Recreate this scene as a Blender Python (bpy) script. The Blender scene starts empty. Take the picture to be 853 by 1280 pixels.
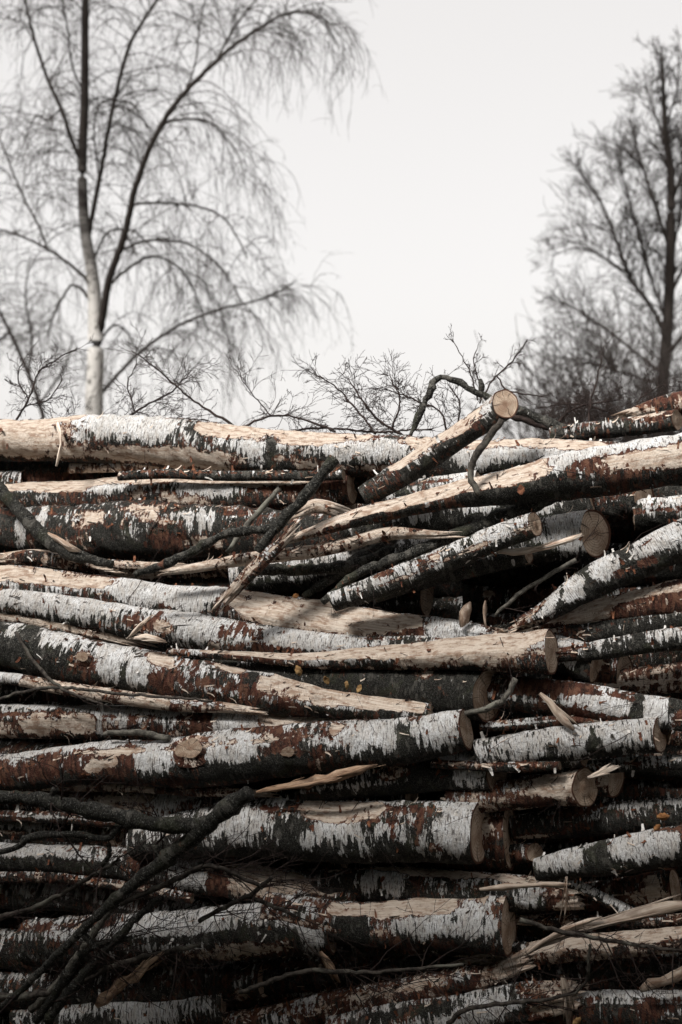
import bpy, math, random
import numpy as np
from mathutils import Vector

# ------------------------------------------------------------------ camera, world, sun, exposure
SC = bpy.context.scene
COL = SC.collection
H = 2.45                      # camera height (m)
PITCH = math.radians(-2.6)
FPX = 1280 * 50 / 36.0        # focal length in photo pixels

cam = bpy.data.cameras.new('camera')
cam.lens = 50; cam.sensor_fit = 'VERTICAL'; cam.sensor_height = 36; cam.sensor_width = 24
cam.clip_start = 0.1; cam.clip_end = 3000
cam.dof.use_dof = True; cam.dof.focus_distance = 5.1; cam.dof.aperture_fstop = 2.7
camo = bpy.data.objects.new('camera', cam); COL.objects.link(camo)
camo.location = (0, 0, H); camo.rotation_euler = (math.pi / 2 + PITCH, 0, 0)
SC.camera = camo

SUN_EL, SUN_AZ = math.radians(50), math.radians(-135)     # azimuth clockwise from +Y: behind the camera, to its left
world = bpy.data.worlds.new('World'); SC.world = world; world.use_nodes = True
nt = world.node_tree
bg = nt.nodes['Background']
sky = nt.nodes.new('ShaderNodeTexSky'); sky.sky_type = 'NISHITA'; sky.sun_disc = False
sky.sun_elevation = SUN_EL; sky.sun_rotation = SUN_AZ
sky.air_density = 1.0; sky.dust_density = 1.0; sky.ozone_density = 1.0
hs = nt.nodes.new('ShaderNodeHueSaturation'); hs.inputs['Saturation'].default_value = 0.12
veil = nt.nodes.new('ShaderNodeMix'); veil.data_type = 'RGBA'; veil.inputs[0].default_value = 0.75      # thin even high cloud
veil.inputs[7].default_value = (4.98, 4.80, 4.68, 1)
nt.links.new(sky.outputs[0], hs.inputs['Color']); nt.links.new(hs.outputs[0], veil.inputs[6]); nt.links.new(veil.outputs[2], bg.inputs['Color'])
bg.inputs['Strength'].default_value = 0.112

sun = bpy.data.lights.new('sun', 'SUN'); sun.energy = 4.1; sun.angle = math.radians(14); sun.color = (1.0, 0.96, 0.91)
suno = bpy.data.objects.new('sun', sun); COL.objects.link(suno)
sd = Vector((math.sin(SUN_AZ) * math.cos(SUN_EL), math.cos(SUN_AZ) * math.cos(SUN_EL), math.sin(SUN_EL)))
suno.rotation_euler = sd.to_track_quat('Z', 'Y').to_euler(); suno.location = (-6, -8, 12)

SC.view_settings.view_transform = 'Standard'; SC.view_settings.look = 'None'
SC.view_settings.exposure = 0.7; SC.view_settings.gamma = 1.0; SC.view_settings.use_curve_mapping = False
SC.render.engine = 'CYCLES'
SC.cycles.use_denoising = True
SC.cycles.max_bounces = 4; SC.cycles.diffuse_bounces = 3; SC.cycles.use_adaptive_sampling = True; SC.cycles.adaptive_threshold = .02
SC.render.film_transparent = False

RNG = random.Random(7)
NR = np.random.default_rng(11)

# ------------------------------------------------------------------ photo geometry -> world points
CP, SP = math.cos(PITCH), math.sin(PITCH)
def at(u, v, Y):
    """world point at ground distance Y seen along photo pixel (u, v); also metres per photo pixel there"""
    dx, dy = (u - 426.5) / FPX, (640 - v) / FPX
    d = np.array([dx, CP - SP * dy, SP + CP * dy])
    t = Y / d[1]
    return np.array([0, 0, H]) + d * t, t / FPX

def depth(u, v, dy=0.0):
    x = (u - 426.5) / FPX * 5.2
    # the face of the pile leans back above and is slightly undercut towards the ground
    yb = 5.10 + (940 - v) * 0.00105 if v < 940 else 5.10 + (v - 940) * 0.0006
    return yb - 0.22 * x + dy

# ------------------------------------------------------------------ materials
def new_mat(name):
    m = bpy.data.materials.new(name); m.use_nodes = True
    t = m.node_tree; b = t.nodes['Principled BSDF']
    b.inputs['Roughness'].default_value = 0.8
    b.inputs['Specular IOR Level'].default_value = 0.2
    return m, t, b

class G:
    """tiny node-graph helper"""
    def __init__(s, t): s.t = t
    def n(s, typ, **kw):
        o = s.t.nodes.new(typ)
        for k, v in kw.items(): setattr(o, k, v)
        return o
    def put(s, sock, v):
        if hasattr(v, 'is_output') or isinstance(v, bpy.types.NodeSocket): s.t.links.new(v, sock)
        elif isinstance(v, tuple) and len(v) == 3 and sock.type == 'RGBA': sock.default_value = (*v, 1)
        else: sock.default_value = v
    def math(s, op, a, b=0.0, c=0.0):
        o = s.n('ShaderNodeMath', operation=op)
        s.put(o.inputs[0], a); s.put(o.inputs[1], b); s.put(o.inputs[2], c)
        return o.outputs[0]
    def attr(s, name, out='Vector'): return s.n('ShaderNodeAttribute', attribute_name=name).outputs[out]
    def scale(s, vec, sc, off=(0, 0, 0)):
        o = s.n('ShaderNodeMapping'); s.put(o.inputs['Vector'], vec)
        o.inputs['Scale'].default_value = sc; o.inputs['Location'].default_value = off
        return o.outputs[0]
    def noise(s, vec, sc=(1, 1, 1), off=(0, 0, 0), detail=2.0, rough=0.5, dist=0.0):
        o = s.n('ShaderNodeTexNoise'); s.put(o.inputs['Vector'], s.scale(vec, sc, off))
        o.inputs['Scale'].default_value = 1.0; o.inputs['Detail'].default_value = detail
        o.inputs['Roughness'].default_value = rough; o.inputs['Distortion'].default_value = dist
        return o.outputs['Fac']
    def step(s, v, a, b):
        o = s.n('ShaderNodeMapRange', interpolation_type='SMOOTHSTEP')
        s.put(o.inputs['Value'], v); o.inputs['From Min'].default_value = a; o.inputs['From Max'].default_value = b
        return o.outputs[0]
    def mix(s, f, a, b):
        o = s.n('ShaderNodeMix', data_type='RGBA'); s.put(o.inputs[0], f)
        s.put(o.inputs[6], a); s.put(o.inputs[7], b)
        return o.outputs[2]
    def sep(s, vec):
        o = s.n('ShaderNodeSeparateXYZ'); s.put(o.inputs[0], vec); return o.outputs
    def bump(s, b, h, dist, strength=1.0):
        o = s.n('ShaderNodeBump'); o.inputs['Distance'].default_value = dist; o.inputs['Strength'].default_value = strength
        s.put(o.inputs['Height'], h); s.t.links.new(o.outputs[0], b.inputs['Normal'])

def wood_colour(g, lc):
    gr = g.noise(lc, (5, 130, 130), (3, 0, 0), 4, 0.65)
    bl = g.noise(lc, (13, 26, 26), (9, 2, 0), 4, 0.65)
    c = g.mix(g.step(gr, 0.34, 0.66), (0.54, 0.42, 0.325), (0.79, 0.705, 0.615))
    c = g.mix(g.math('MULTIPLY', g.step(bl, 0.47, 0.64), 0.75), c, (0.29, 0.175, 0.115))
    c = g.mix(g.math('MULTIPLY', g.step(gr, 0.63, 0.72), 0.5), c, (0.16, 0.095, 0.06))
    return c, gr

def bark_material():
    m, t, b = new_mat('birch_bark'); g = G(t)
    lc = g.attr('lc'); mk = g.sep(g.attr('msk'))
    S = g.noise(lc, (46, 8, 8), (0, 0, 0), 4, 0.66, 0.3)         # ragged streaks running round the stem
    S2 = g.noise(lc, (44, 9, 9), (7, 3, 1), 4, 0.68, 0.4)
    pn = g.n('ShaderNodeTexNoise'); g.put(pn.inputs['Vector'], g.scale(lc, (7.5, 8, 8), (2, 8, 5)))
    pn.inputs['Scale'].default_value = 1; pn.inputs['Detail'].default_value = 3; pn.inputs['Distortion'].default_value = .6
    P1, P2, P3 = g.sep(pn.outputs['Color'])
    FN = g.noise(lc, (240, 160, 160), (0, 5, 0), 2, 0.6)
    GR = g.noise(lc, (85, 60, 60), (4, 5, 2), 4, 0.72)
    mid = lambda x, k: g.math('MULTIPLY', g.math('SUBTRACT', x, 0.5), k)
    add = lambda a, c: g.math('ADD', a, c)
    # scaly flakes: each cell of a distorted cell pattern is lost or kept on its own
    dv = g.n('ShaderNodeVectorMath', operation='MULTIPLY_ADD')
    g.put(dv.inputs[0], pn.outputs['Color']); dv.inputs[1].default_value = (.02, .05, .05); g.put(dv.inputs[2], lc)
    jag = g.n('ShaderNodeCombineXYZ'); g.put(jag.inputs[0], mid(GR, .03)); g.put(jag.inputs[1], mid(S, .10)); g.put(jag.inputs[2], mid(FN, .06))
    dv2 = g.n('ShaderNodeVectorMath', operation='ADD'); g.put(dv2.inputs[0], dv.outputs[0]); g.put(dv2.inputs[1], jag.outputs[0])
    vo = g.n('ShaderNodeTexVoronoi'); g.put(vo.inputs['Vector'], g.scale(dv2.outputs[0], (52, 22, 22))); vo.inputs['Scale'].default_value = 1
    C1, C2, C3 = g.sep(vo.outputs['Color'])
    wood = add(add(add(add(mk[0], mid(P1, 4.4)), mid(S, 1.6)), mid(GR, 1.8)), mid(C1, 1.1))
    red = add(add(add(add(mk[1], mid(P2, 4.4)), mid(S2, 2.8)), mid(GR, 1.8)), mid(C2, 1.3))
    red = g.math('MAXIMUM', red, g.math('ADD', add(wood, mid(S2, 1.8)), 0.55))
    dark = add(add(add(add(mk[2], mid(P3, 3.8)), mid(S, 8.5)), mid(GR, 1.7)), mid(C3, .7))
    wm = g.step(wood, -0.06, 0.06); rm = g.step(red, -0.08, 0.08); dm = g.step(dark, -0.10, 0.10)
    # paper-white outer bark with fine lenticels and grime
    len1 = g.noise(lc, (150, 22, 22), (11, 2, 3), 3, 0.65)
    w = g.mix(g.step(P2, 0.36, 0.62), (0.83, 0.835, 0.84), (0.66, 0.65, 0.635))
    w = g.mix(g.math('MULTIPLY', g.step(GR, 0.46, 0.64), 0.45), w, (0.31, 0.30, 0.285))
    w = g.mix(g.math('MULTIPLY', g.step(P3, 0.46, 0.62), 0.18), w, (0.33, 0.315, 0.29))
    w = g.mix(g.math('MULTIPLY', g.step(C2, 0.62, 0.70), 0.30), w, (0.50, 0.43, 0.36))
    w = g.mix(g.math('MULTIPLY', g.step(len1, 0.54, 0.62), 0.85), w, (0.085, 0.07, 0.06))
    w = g.mix(g.math('MULTIPLY', g.step(FN, 0.56, 0.66), 0.5), w, (0.18, 0.15, 0.13))
    # dark fissured bark with lichen
    d = g.mix(g.step(GR, 0.38, 0.64), (0.006, 0.006, 0.005), (0.034, 0.032, 0.027))
    d = g.mix(g.math('MULTIPLY', g.step(FN, 0.57, 0.66), 0.5), d, (0.24, 0.24, 0.22))
    d = g.mix(g.math('MULTIPLY', g.step(C1, 0.84, 0.87), 0.35), d, (0.18, 0.17, 0.15))
    d = g.mix(g.math('MULTIPLY', g.step(P1, 0.54, 0.66), 0.35), d, (0.050, 0.055, 0.030))
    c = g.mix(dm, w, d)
    r = g.mix(g.step(S2, 0.36, 0.62), (0.016, 0.008, 0.0065), (0.092, 0.033, 0.021))
    r = g.mix(g.math('MULTIPLY', g.step(FN, 0.52, 0.64), 0.5), r, (0.20, 0.11, 0.075))
    r = g.mix(g.math('MULTIPLY', g.step(C3, 0.70, 0.76), 0.6), r, (0.19, 0.095, 0.06))
    c = g.mix(rm, c, r)
    wc, gr = wood_colour(g, lc)
    c = g.mix(wm, c, wc)
    t.links.new(c, b.inputs['Base Color'])
    h = add(mid(GR, 1.1), mid(S2, 0.9))
    g.bump(b, h, 0.011)
    b.inputs['Roughness'].default_value = 0.75
    return m

def wood_material(name, tint=(1, 1, 1), dark=0.0):
    m, t, b = new_mat(name); g = G(t)
    lc = g.attr('lc')
    c, gr = wood_colour(g, lc)
    o = g.n('ShaderNodeMix', data_type='RGBA', blend_type='MULTIPLY'); o.inputs[0].default_value = 1
    g.put(o.inputs[6], c); o.inputs[7].default_value = (*tint, 1)
    c = o.outputs[2]
    if dark:
        sp = g.noise(lc, (30, 40, 40), (4, 4, 4), 4, 0.6)
        c = g.mix(g.math('MULTIPLY', g.step(sp, 0.42, 0.6), dark), c, (0.07, 0.035, 0.022))
    t.links.new(c, b.inputs['Base Color'])
    g.bump(b, gr, 0.004)
    return m

def end_material():
    """sawn end grain: lc = (x, y, per-log offset) in units of the stem radius"""
    m, t, b = new_mat('end_grain'); g = G(t)
    lc = g.attr('lc'); s = g.sep(lc)
    nz = g.noise(lc, (1.6, 1.6, 1), (0, 0, 0), 3, 0.5)
    xy = g.n('ShaderNodeCombineXYZ'); g.put(xy.inputs[0], s[0]); g.put(xy.inputs[1], s[1])
    ln = g.n('ShaderNodeVectorMath', operation='LENGTH'); g.put(ln.inputs[0], xy.outputs[0])
    rad = g.math('ADD', ln.outputs['Value'], g.math('MULTIPLY', nz, 0.25))
    ring = g.math('SINE', g.math('MULTIPLY', rad, 55.0))
    ang = g.math('ARCTAN2', s[1], s[0])
    cv = g.n('ShaderNodeCombineXYZ'); g.put(cv.inputs[0], g.math('MULTIPLY', ang, 3.0)); g.put(cv.inputs[1], g.math('MULTIPLY', rad, 0.7)); g.put(cv.inputs[2], s[2])
    crack = g.noise(cv.outputs[0], (3, 1, 1), (0, 0, 0), 2, 0.5)
    blot = g.noise(lc, (1.3, 1.3, 1), (5, 5, 0), 4, 0.6)
    saw = g.noise(lc, (4, 60, 1), (2, 5, 0), 2, 0.5)
    c = g.mix(g.step(blot, 0.35, 0.65), (0.66, 0.53, 0.41), (0.42, 0.295, 0.21))
    c = g.mix(g.math('MULTIPLY', g.step(ring, 0.1, 1.0), 0.5), c, (0.22, 0.125, 0.075))
    c = g.mix(g.math('MULTIPLY', g.step(saw, 0.5, 0.7), 0.35), c, (0.14, 0.085, 0.055))
    c = g.mix(g.math('MULTIPLY', g.step(crack, 0.62, 0.68), 0.85), c, (0.035, 0.02, 0.012))
    c = g.mix(g.math('MULTIPLY', g.math('SUBTRACT', 1.0, g.step(rad, 0.12, 0.5)), 0.55), c, (0.17, 0.085, 0.05))
    c = g.mix(g.step(ln.outputs['Value'], 0.90, 0.94), c, (0.10, 0.045, 0.028))
    t.links.new(c, b.inputs['Base Color'])
    g.bump(b, g.math('ADD', saw, g.math('MULTIPLY', blot, 0.8)), 0.006)
    return m

def stick_material(name, c0, c1, moss=0.0):
    m, t, b = new_mat(name); g = G(t)
    lc = g.attr('lc')
    n1 = g.noise(lc, (60, 60, 60), (0, 0, 0), 5, 0.65)
    n2 = g.noise(lc, (9, 20, 20), (5, 0, 0), 4, 0.6)
    c = g.mix(g.step(n1, 0.35, 0.65), c0, c1)
    if moss: c = g.mix(g.math('MULTIPLY', g.step(n2, 0.5, 0.65), moss), c, (0.20, 0.20, 0.165))
    t.links.new(c, b.inputs['Base Color']); g.bump(b, n1, 0.004)
    return m

def tree_material():
    m, t, b = new_mat('tree_bark'); g = G(t)
    lc = g.attr('lc'); th = g.sep(g.attr('msk'))[0]
    n = g.noise(lc, (6, 2.0, 2.0), (0, 0, 0), 4, 0.65)
    marks = g.noise(lc, (8, 9, 9), (4, 0, 0), 4, 0.7)
    w = g.mix(g.step(marks, 0.53, 0.63), (0.50, 0.485, 0.46), (0.05, 0.045, 0.04))
    v = g.math('ADD', th, g.math('MULTIPLY', g.math('SUBTRACT', n, 0.5), 0.35))
    c = g.mix(g.step(v, 0.45, 0.75), (0.030, 0.024, 0.021), w)
    t.links.new(c, b.inputs['Base Color'])
    return m

def plain_material(name, c0, c1, sc=30.0):
    m, t, b = new_mat(name); g = G(t)
    tc = g.n('ShaderNodeTexCoord').outputs['Object']
    n = g.noise(tc, (sc, sc, sc), (0, 0, 0), 4, 0.6)
    t.links.new(g.mix(g.step(n, 0.35, 0.65), c0, c1), b.inputs['Base Color'])
    g.bump(b, n, 0.01)
    return m

M = dict(
    bark=bark_material(), end=end_material(),
    wood=wood_material('bare_wood'), greywood=wood_material('weathered_wood', (0.62, 0.60, 0.58), 0.5),
    brownwood=wood_material('stained_wood', (0.72, 0.60, 0.50), 0.75),
    paper=plain_material('bark_paper', (0.74, 0.73, 0.71), (0.46, 0.43, 0.39), 60),
    inner=plain_material('inner_bark', (0.06, 0.02, 0.012), (0.20, 0.085, 0.045), 60),
    dirt=plain_material('dark_scrap', (0.02, 0.016, 0.012), (0.075, 0.055, 0.04), 60),
    stick=stick_material('dark_stick', (0.018, 0.015, 0.013), (0.075, 0.064, 0.054), 0.5),
    grey=stick_material('grey_stick', (0.045, 0.042, 0.036), (0.15, 0.14, 0.12), 0.6),
    twig=stick_material('dark_twig', (0.016, 0.011, 0.010), (0.040, 0.027, 0.023)),
    tree=tree_material(),
    leaf=plain_material('dry_leaf', (0.20, 0.085, 0.03), (0.34, 0.17, 0.07), 40),
    ochre=plain_material('ochre_bark', (0.20, 0.11, 0.045), (0.42, 0.27, 0.12), 50),
    soil=plain_material('soil', (0.035, 0.028, 0.02), (0.085, 0.07, 0.045), 3),
    spruce=plain_material('added_spruce_needles', (0.012, 0.020, 0.010), (0.035, 0.055, 0.025), 8),
)

# ------------------------------------------------------------------ mesh helpers
def mesh_obj(name, verts, faces, mats, parent=None, origin=None, smooth=True, attrs=None, mat_idx=None):
    verts = np.asarray(verts, dtype=np.float64)
    if origin is None: origin = np.zeros(3)
    me = bpy.data.meshes.new(name)
    vv = verts - origin
    me.vertices.add(len(vv)); me.vertices.foreach_set('co', vv.astype(np.float32).ravel())
    if isinstance(faces, np.ndarray):
        k = faces.shape[1]; nf = len(faces); loops = faces.ravel(); starts = np.arange(0, nf * k, k)
    else:
        nf = len(faces); lens = np.array([len(f) for f in faces]); loops = np.concatenate([np.asarray(f) for f in faces])
        starts = np.concatenate([[0], np.cumsum(lens)[:-1]])
    me.loops.add(len(loops)); me.loops.foreach_set('vertex_index', loops.astype(np.int32))
    me.polygons.add(nf); me.polygons.foreach_set('loop_start', starts.astype(np.int32))
    if smooth: me.polygons.foreach_set('use_smooth', np.ones(nf, dtype=bool))
    for mt in (mats if isinstance(mats, (list, tuple)) else [mats]): me.materials.append(mt)
    if mat_idx is not None: me.polygons.foreach_set('material_index', np.asarray(mat_idx, dtype=np.int32))
    for an, av in (attrs or {}).items():
        a = me.attributes.new(an, 'FLOAT_VECTOR', 'POINT'); a.data.foreach_set('vector', np.asarray(av, dtype=np.float32).ravel())
    me.update(calc_edges=True); me.validate()
    o = bpy.data.objects.new(name, me); COL.objects.link(o)
    if parent is not None: o.parent = parent
    else: o.location = origin
    return o

def tag(o, label=None, cat=None, group=None, kind=None):
    if label: o['label'] = label
    if cat: o['category'] = cat
    if group: o['group'] = group
    if kind: o['kind'] = kind
    return o

def grid_faces(nr, ncol, wrap=True):
    i = np.arange(nr - 1)[:, None]; j = np.arange(ncol if wrap else ncol - 1)[None, :]
    j2 = (j + 1) % ncol
    a = i * ncol + j; b_ = i * ncol + j2; c = (i + 1) * ncol + j2; d = (i + 1) * ncol + j
    return np.stack([a, d, c, b_], -1).reshape(-1, 4)

def spline(ctrl, n):
    """Catmull-Rom through the rows of ctrl (any width), n samples evenly spread by 3-D chord"""
    c = np.asarray(ctrl, float)
    if len(c) == 2: c = np.array([c[0], (c[0] + c[1]) / 2, c[1]])
    p = np.vstack([2 * c[0] - c[1], c, 2 * c[-1] - c[-2]])
    dense = []
    for i in range(1, len(p) - 2):
        t = np.linspace(0, 1, 24, endpoint=(i == len(p) - 3))[:, None]
        a, b_, cc, d = p[i - 1], p[i], p[i + 1], p[i + 2]
        dense.append(0.5 * (2 * b_ + (cc - a) * t + (2 * a - 5 * b_ + 4 * cc - d) * t**2 + (3 * b_ - a - 3 * cc + d) * t**3))
    dense = np.vstack(dense)
    L = np.concatenate([[0], np.cumsum(np.linalg.norm(np.diff(dense[:, :3], axis=0), axis=1))])
    s = np.linspace(0, L[-1], n)
    return np.stack([np.interp(s, L, dense[:, k]) for k in range(dense.shape[1])], 1), s

def wob(x, rng, freqs, amps):
    out = np.zeros_like(x)
    for f, a in zip(freqs, amps):
        out = out + a * np.sin(x * f * 6.283 + rng.uniform(0, 6.283))
    return out

def frames(P):
    T = np.gradient(P, axis=0); T /= np.linalg.norm(T, axis=1)[:, None] + 1e-12
    up = np.array([0, 0, 1.0])
    N = np.cross(T, up)                        # for a log running to +x this points to -y, towards the camera
    nl = np.linalg.norm(N, axis=1)[:, None]
    N = np.where(nl < 1e-3, np.array([[0, -1.0, 0]]), N / (nl + 1e-12))
    U = np.cross(N, T)
    return T, N, U

def tubes(list_of_tubes, sides=5):
    """many tapering tubes in one mesh: items (points Nx3, radii N). returns verts, faces, lc, thickness"""
    V, F, LC, TH = [], [], [], []
    base = 0
    for pts, rad in list_of_tubes:
        pts = np.asarray(pts, float); rad = np.asarray(rad, float); n = len(pts)
        T, N, U = frames(pts)
        th = np.linspace(0, 2 * math.pi, sides, endpoint=False)
        ring = (np.cos(th)[None, :, None] * N[:, None, :] + np.sin(th)[None, :, None] * U[:, None, :]) * rad[:, None, None]
        V.append((pts[:, None, :] + ring).reshape(-1, 3))
        s = np.concatenate([[0], np.cumsum(np.linalg.norm(np.diff(pts, axis=0), axis=1))])
        off = pts[0].sum() * 3.1
        lc = np.stack([np.repeat(s[:, None] + off, sides, 1), np.cos(th)[None] * rad[:, None], np.sin(th)[None] * rad[:, None]], -1)
        LC.append(lc.reshape(-1, 3)); TH.append(np.repeat(rad, sides))
        F.append(grid_faces(n, sides) + base)
        base += n * sides
    return np.vstack(V), np.vstack(F), np.vstack(LC), np.concatenate(TH)

# ------------------------------------------------------------------ logs
LOGS = []            # record of each main log: object, screen line
def end_normal(t, c, e):
    """normal of a sawn end whose face shows with aspect e from the photographer's side"""
    tc = np.array([0, 0, H]) - c; tc /= np.linalg.norm(tc)
    side = t - tc * (t @ tc); side /= np.linalg.norm(side) + 1e-9
    n = e * tc + math.sqrt(max(0, 1 - e * e)) * side
    return n / np.linalg.norm(n)

def log(label, pts, sty=(0, 0, 0), e1=0.35, e0=None, f=(), right='cut', left='cut', dy=0.0, seed=None, res=0.012, nt_=44,
        patches=1.0, flakes=1.0, name='birch_log', group=None, lump=0.05, cat='log', stubs=(), oval=1.0):
    rng = np.random.default_rng(seed if seed is not None else len(LOGS) + 100)
    ctrl = []
    for p in pts:
        u, v, r = p[:3]; d = depth(u, v, dy + (p[3] if len(p) > 3 else 0))
        w, k = at(u, v, d); ctrl.append([*w, r * k * .95, u])
    approx = np.linalg.norm(np.diff(np.array(ctrl)[:, :3], axis=0), axis=1).sum()
    n = max(14, int(approx / res))
    C, s = spline(ctrl, n)
    P, R, UU = C[:, :3].copy(), C[:, 3], C[:, 4]
    L = s[-1]
    P[:, 2] += wob(s, rng, (0.5, 1.1, 2.3), (0.004, 0.004, 0.002)); P[:, 1] += wob(s, rng, (0.5, 1.3), (0.006, 0.004))
    T, N, U = frames(P)
    th = np.linspace(0, 2 * math.pi, nt_, endpoint=False)
    thd = np.degrees(th)
    SS, TH = np.meshgrid(s, th, indexing='ij')
    RR = np.repeat(R[:, None], nt_, 1)
    so = rng.uniform(0, 50); ls = rng.uniform(1.3, 2.2); sty = tuple(np.array(sty) + rng.normal(0, .18, 3))
    # uneven stem: swellings, ridges, crook
    lum = 0
    for k in range(7):
        a, b_ = rng.uniform(2, 16), rng.integers(1, 4); lum = lum + np.sin(SS * a + TH * b_ + rng.uniform(0, 6.28)) * rng.uniform(.4, 1)
    fine = 0
    for k in range(8):
        a, b_ = rng.uniform(25, 90), rng.integers(2, 9); fine = fine + np.sin(SS * a + TH * b_ + rng.uniform(0, 6.28))
    RR = RR * (1 + lump * 0.45 * lum + lump * 0.17 * fine)
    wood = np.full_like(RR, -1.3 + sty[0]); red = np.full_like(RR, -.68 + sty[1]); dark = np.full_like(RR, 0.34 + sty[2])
    # mossy underside, darkened further to paint in shade; tops paled as if lit
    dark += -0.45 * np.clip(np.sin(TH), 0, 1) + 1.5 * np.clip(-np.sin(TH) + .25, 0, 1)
    s_of_u = lambda u: float(np.interp(u, UU, s)) if UU[-1] > UU[0] else float(np.interp(-u, -UU, s))
    def blob(sc, tc, ds, dt):
        dth = (np.degrees(TH) - tc + 180) % 360 - 180
        w1 = 0.25 * np.sin(SS * rng.uniform(20, 40) + rng.uniform(0, 6)) + 0.15 * np.sin(TH * rng.uniform(5, 11) + rng.uniform(0, 6))
        d2 = ((SS - sc) / ds) ** 2 + (dth / dt) ** 2
        return np.clip(1.25 - np.sqrt(d2) + w1 * 0.4, -0.2, 0.8) + 0.2
    fields = {'wood': wood, 'red': red, 'dark': dark}
    npat = int(patches * L * 5.5)
    for k in range(npat):
        kind = rng.choice(['wood', 'red', 'dark', 'white'], p=[.26, .27, .25, .22])
        sc, tc = rng.uniform(0, L), rng.choice([rng.normal(75, 35), rng.uniform(-60, 60)])
        if rng.random() < .45: a = blob(sc, rng.normal(35, 35), rng.uniform(.12, .5), rng.uniform(7, 16))      # long scuffs and peels
        else: a = blob(sc, tc, rng.uniform(.02, .11), rng.uniform(14, 45))
        if kind == 'white': dark -= 1.3 * a; red -= .8 * a; wood -= .8 * a
        else: fields[kind] += a * {'wood': 1.6, 'red': 1.5, 'dark': 1.6}[kind]
    cut_total = np.zeros_like(RR)
    for ft in f:
        kind = ft[0]
        if kind == 'shave':
            _, u0, u1, t0, dp = ft
            a, b_ = sorted((s_of_u(u0), s_of_u(u1))); sc, ds = (a + b_) / 2, (b_ - a) / 2 + 1e-6
            x = np.clip(np.abs(SS - sc) / ds, 0, 1)
            prof = np.where(np.abs(SS - sc) < ds, np.sqrt(np.clip(1 - x ** 2.6, 0, 1)), -0.3)
            prof = prof * (1 + 0.10 * np.sin(SS * 14 + rng.uniform(0, 6)) + 0.06 * np.sin(SS * 37 + rng.uniform(0, 6)))
            ca = np.cos(TH - math.radians(t0))
            rl = np.where(ca > 0.05, R[:, None] * (1 - dp * prof) / np.clip(ca, .05, 1), 9)
            rl = rl + R[:, None] * 0.012 * np.sin(TH * 23 + SS * 9 + rng.uniform(0, 6))
            new = np.minimum(RR, rl); cut = (RR - new) / R[:, None]; RR = new
            wood += np.clip(cut * 40, 0, 2.0); wood += np.where(cut > 0.01, .75, 0)
            cut_total += cut
        else:
            _, uc, tc, du, dt = ft[:5]
            amp = ft[5] if len(ft) > 5 else 2.2
            sc = s_of_u(uc); ds = max(.01, du * 0.0029)
            a = blob(sc, tc, ds, dt)
            if kind == 'white': dark -= amp * a; red -= amp * a; wood -= amp * a
            elif kind == 'wood': wood += amp * a
            elif kind == 'red': red += .62 * amp * a; wood -= 0.4 * amp * a
            elif kind == 'dark': dark += amp * a; red -= .7 * amp * a; wood -= amp * .7 * a
    RR = RR - .0045 * np.clip(np.maximum(wood, red) + .45, 0, 1) * (cut_total < .005) * np.clip(R[:, None] / .05, .2, 1)
    # ends: slide the last stretch of the skin onto the plane of the saw cut, or tear it
    S_use = SS.copy()
    ends = []
    for which in (0, 1):
        style = right if which else left
        e = e1 if which else e0
        idx = -1 if which else 0
        t = T[idx]; c = P[idx]
        pos = RR[idx][:, None] * (np.cos(th)[:, None] * N[idx] + np.sin(th)[:, None] * U[idx])
        if style == 'cut':
            if e is None: nrm = t * (1 if which else -1) + rng.normal(0, .12, 3); nrm /= np.linalg.norm(nrm)
            else: nrm = end_normal(t if which else -t, c, e)
            dn = t @ nrm
            if abs(dn) < .25: dn = .25 * np.sign(dn or 1)
            off = -(pos @ nrm) / dn
        else:
            off = np.interp(np.arange(nt_), np.sort(rng.choice(nt_, 13, replace=False)), rng.uniform(-1, 1, 13) * .07, period=nt_) + rng.uniform(-1, 1, nt_) * .012
            nrm = t * (1 if which else -1)
        reach = min(L * .35, .22 + float(np.abs(off).max()))
        wgt = np.clip(1 - (L - SS) / reach, 0, 1) if which else np.clip(1 - SS / reach, 0, 1)
        S_use += off[None, :] * wgt
        if style == 'torn':
            RR = RR * (1 - 0.35 * wgt ** 2.2 * rng.uniform(.4, 1.5, nt_)[None, :]); wood += 2.2 * np.clip(wgt * 1.8 - .9, 0, 1)
            red += 1.5 * np.clip(wgt * 1.6 - .4, 0, 1)
        ends.append((style, nrm, t))
    # re-evaluate positions at slid arclength
    Pi = np.stack([np.interp(np.clip(S_use, 0, L), s, P[:, k]) for k in range(3)], -1)
    Pi += np.clip(S_use - L, 0, None)[..., None] * T[-1] + np.clip(S_use, None, 0)[..., None] * T[0]
    V = Pi + RR[..., None] * (np.cos(TH)[..., None] * N[:, None, :] * oval + np.sin(TH)[..., None] * U[:, None, :])
    lc = np.stack([S_use + so, RR * np.cos(TH), RR * np.sin(TH)], -1) * ls
    org = P[len(P) // 2]
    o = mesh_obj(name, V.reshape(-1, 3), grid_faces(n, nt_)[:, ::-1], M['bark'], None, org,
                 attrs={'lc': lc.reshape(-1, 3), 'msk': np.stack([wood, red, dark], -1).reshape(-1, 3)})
    tag(o, label, cat, group)
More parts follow.
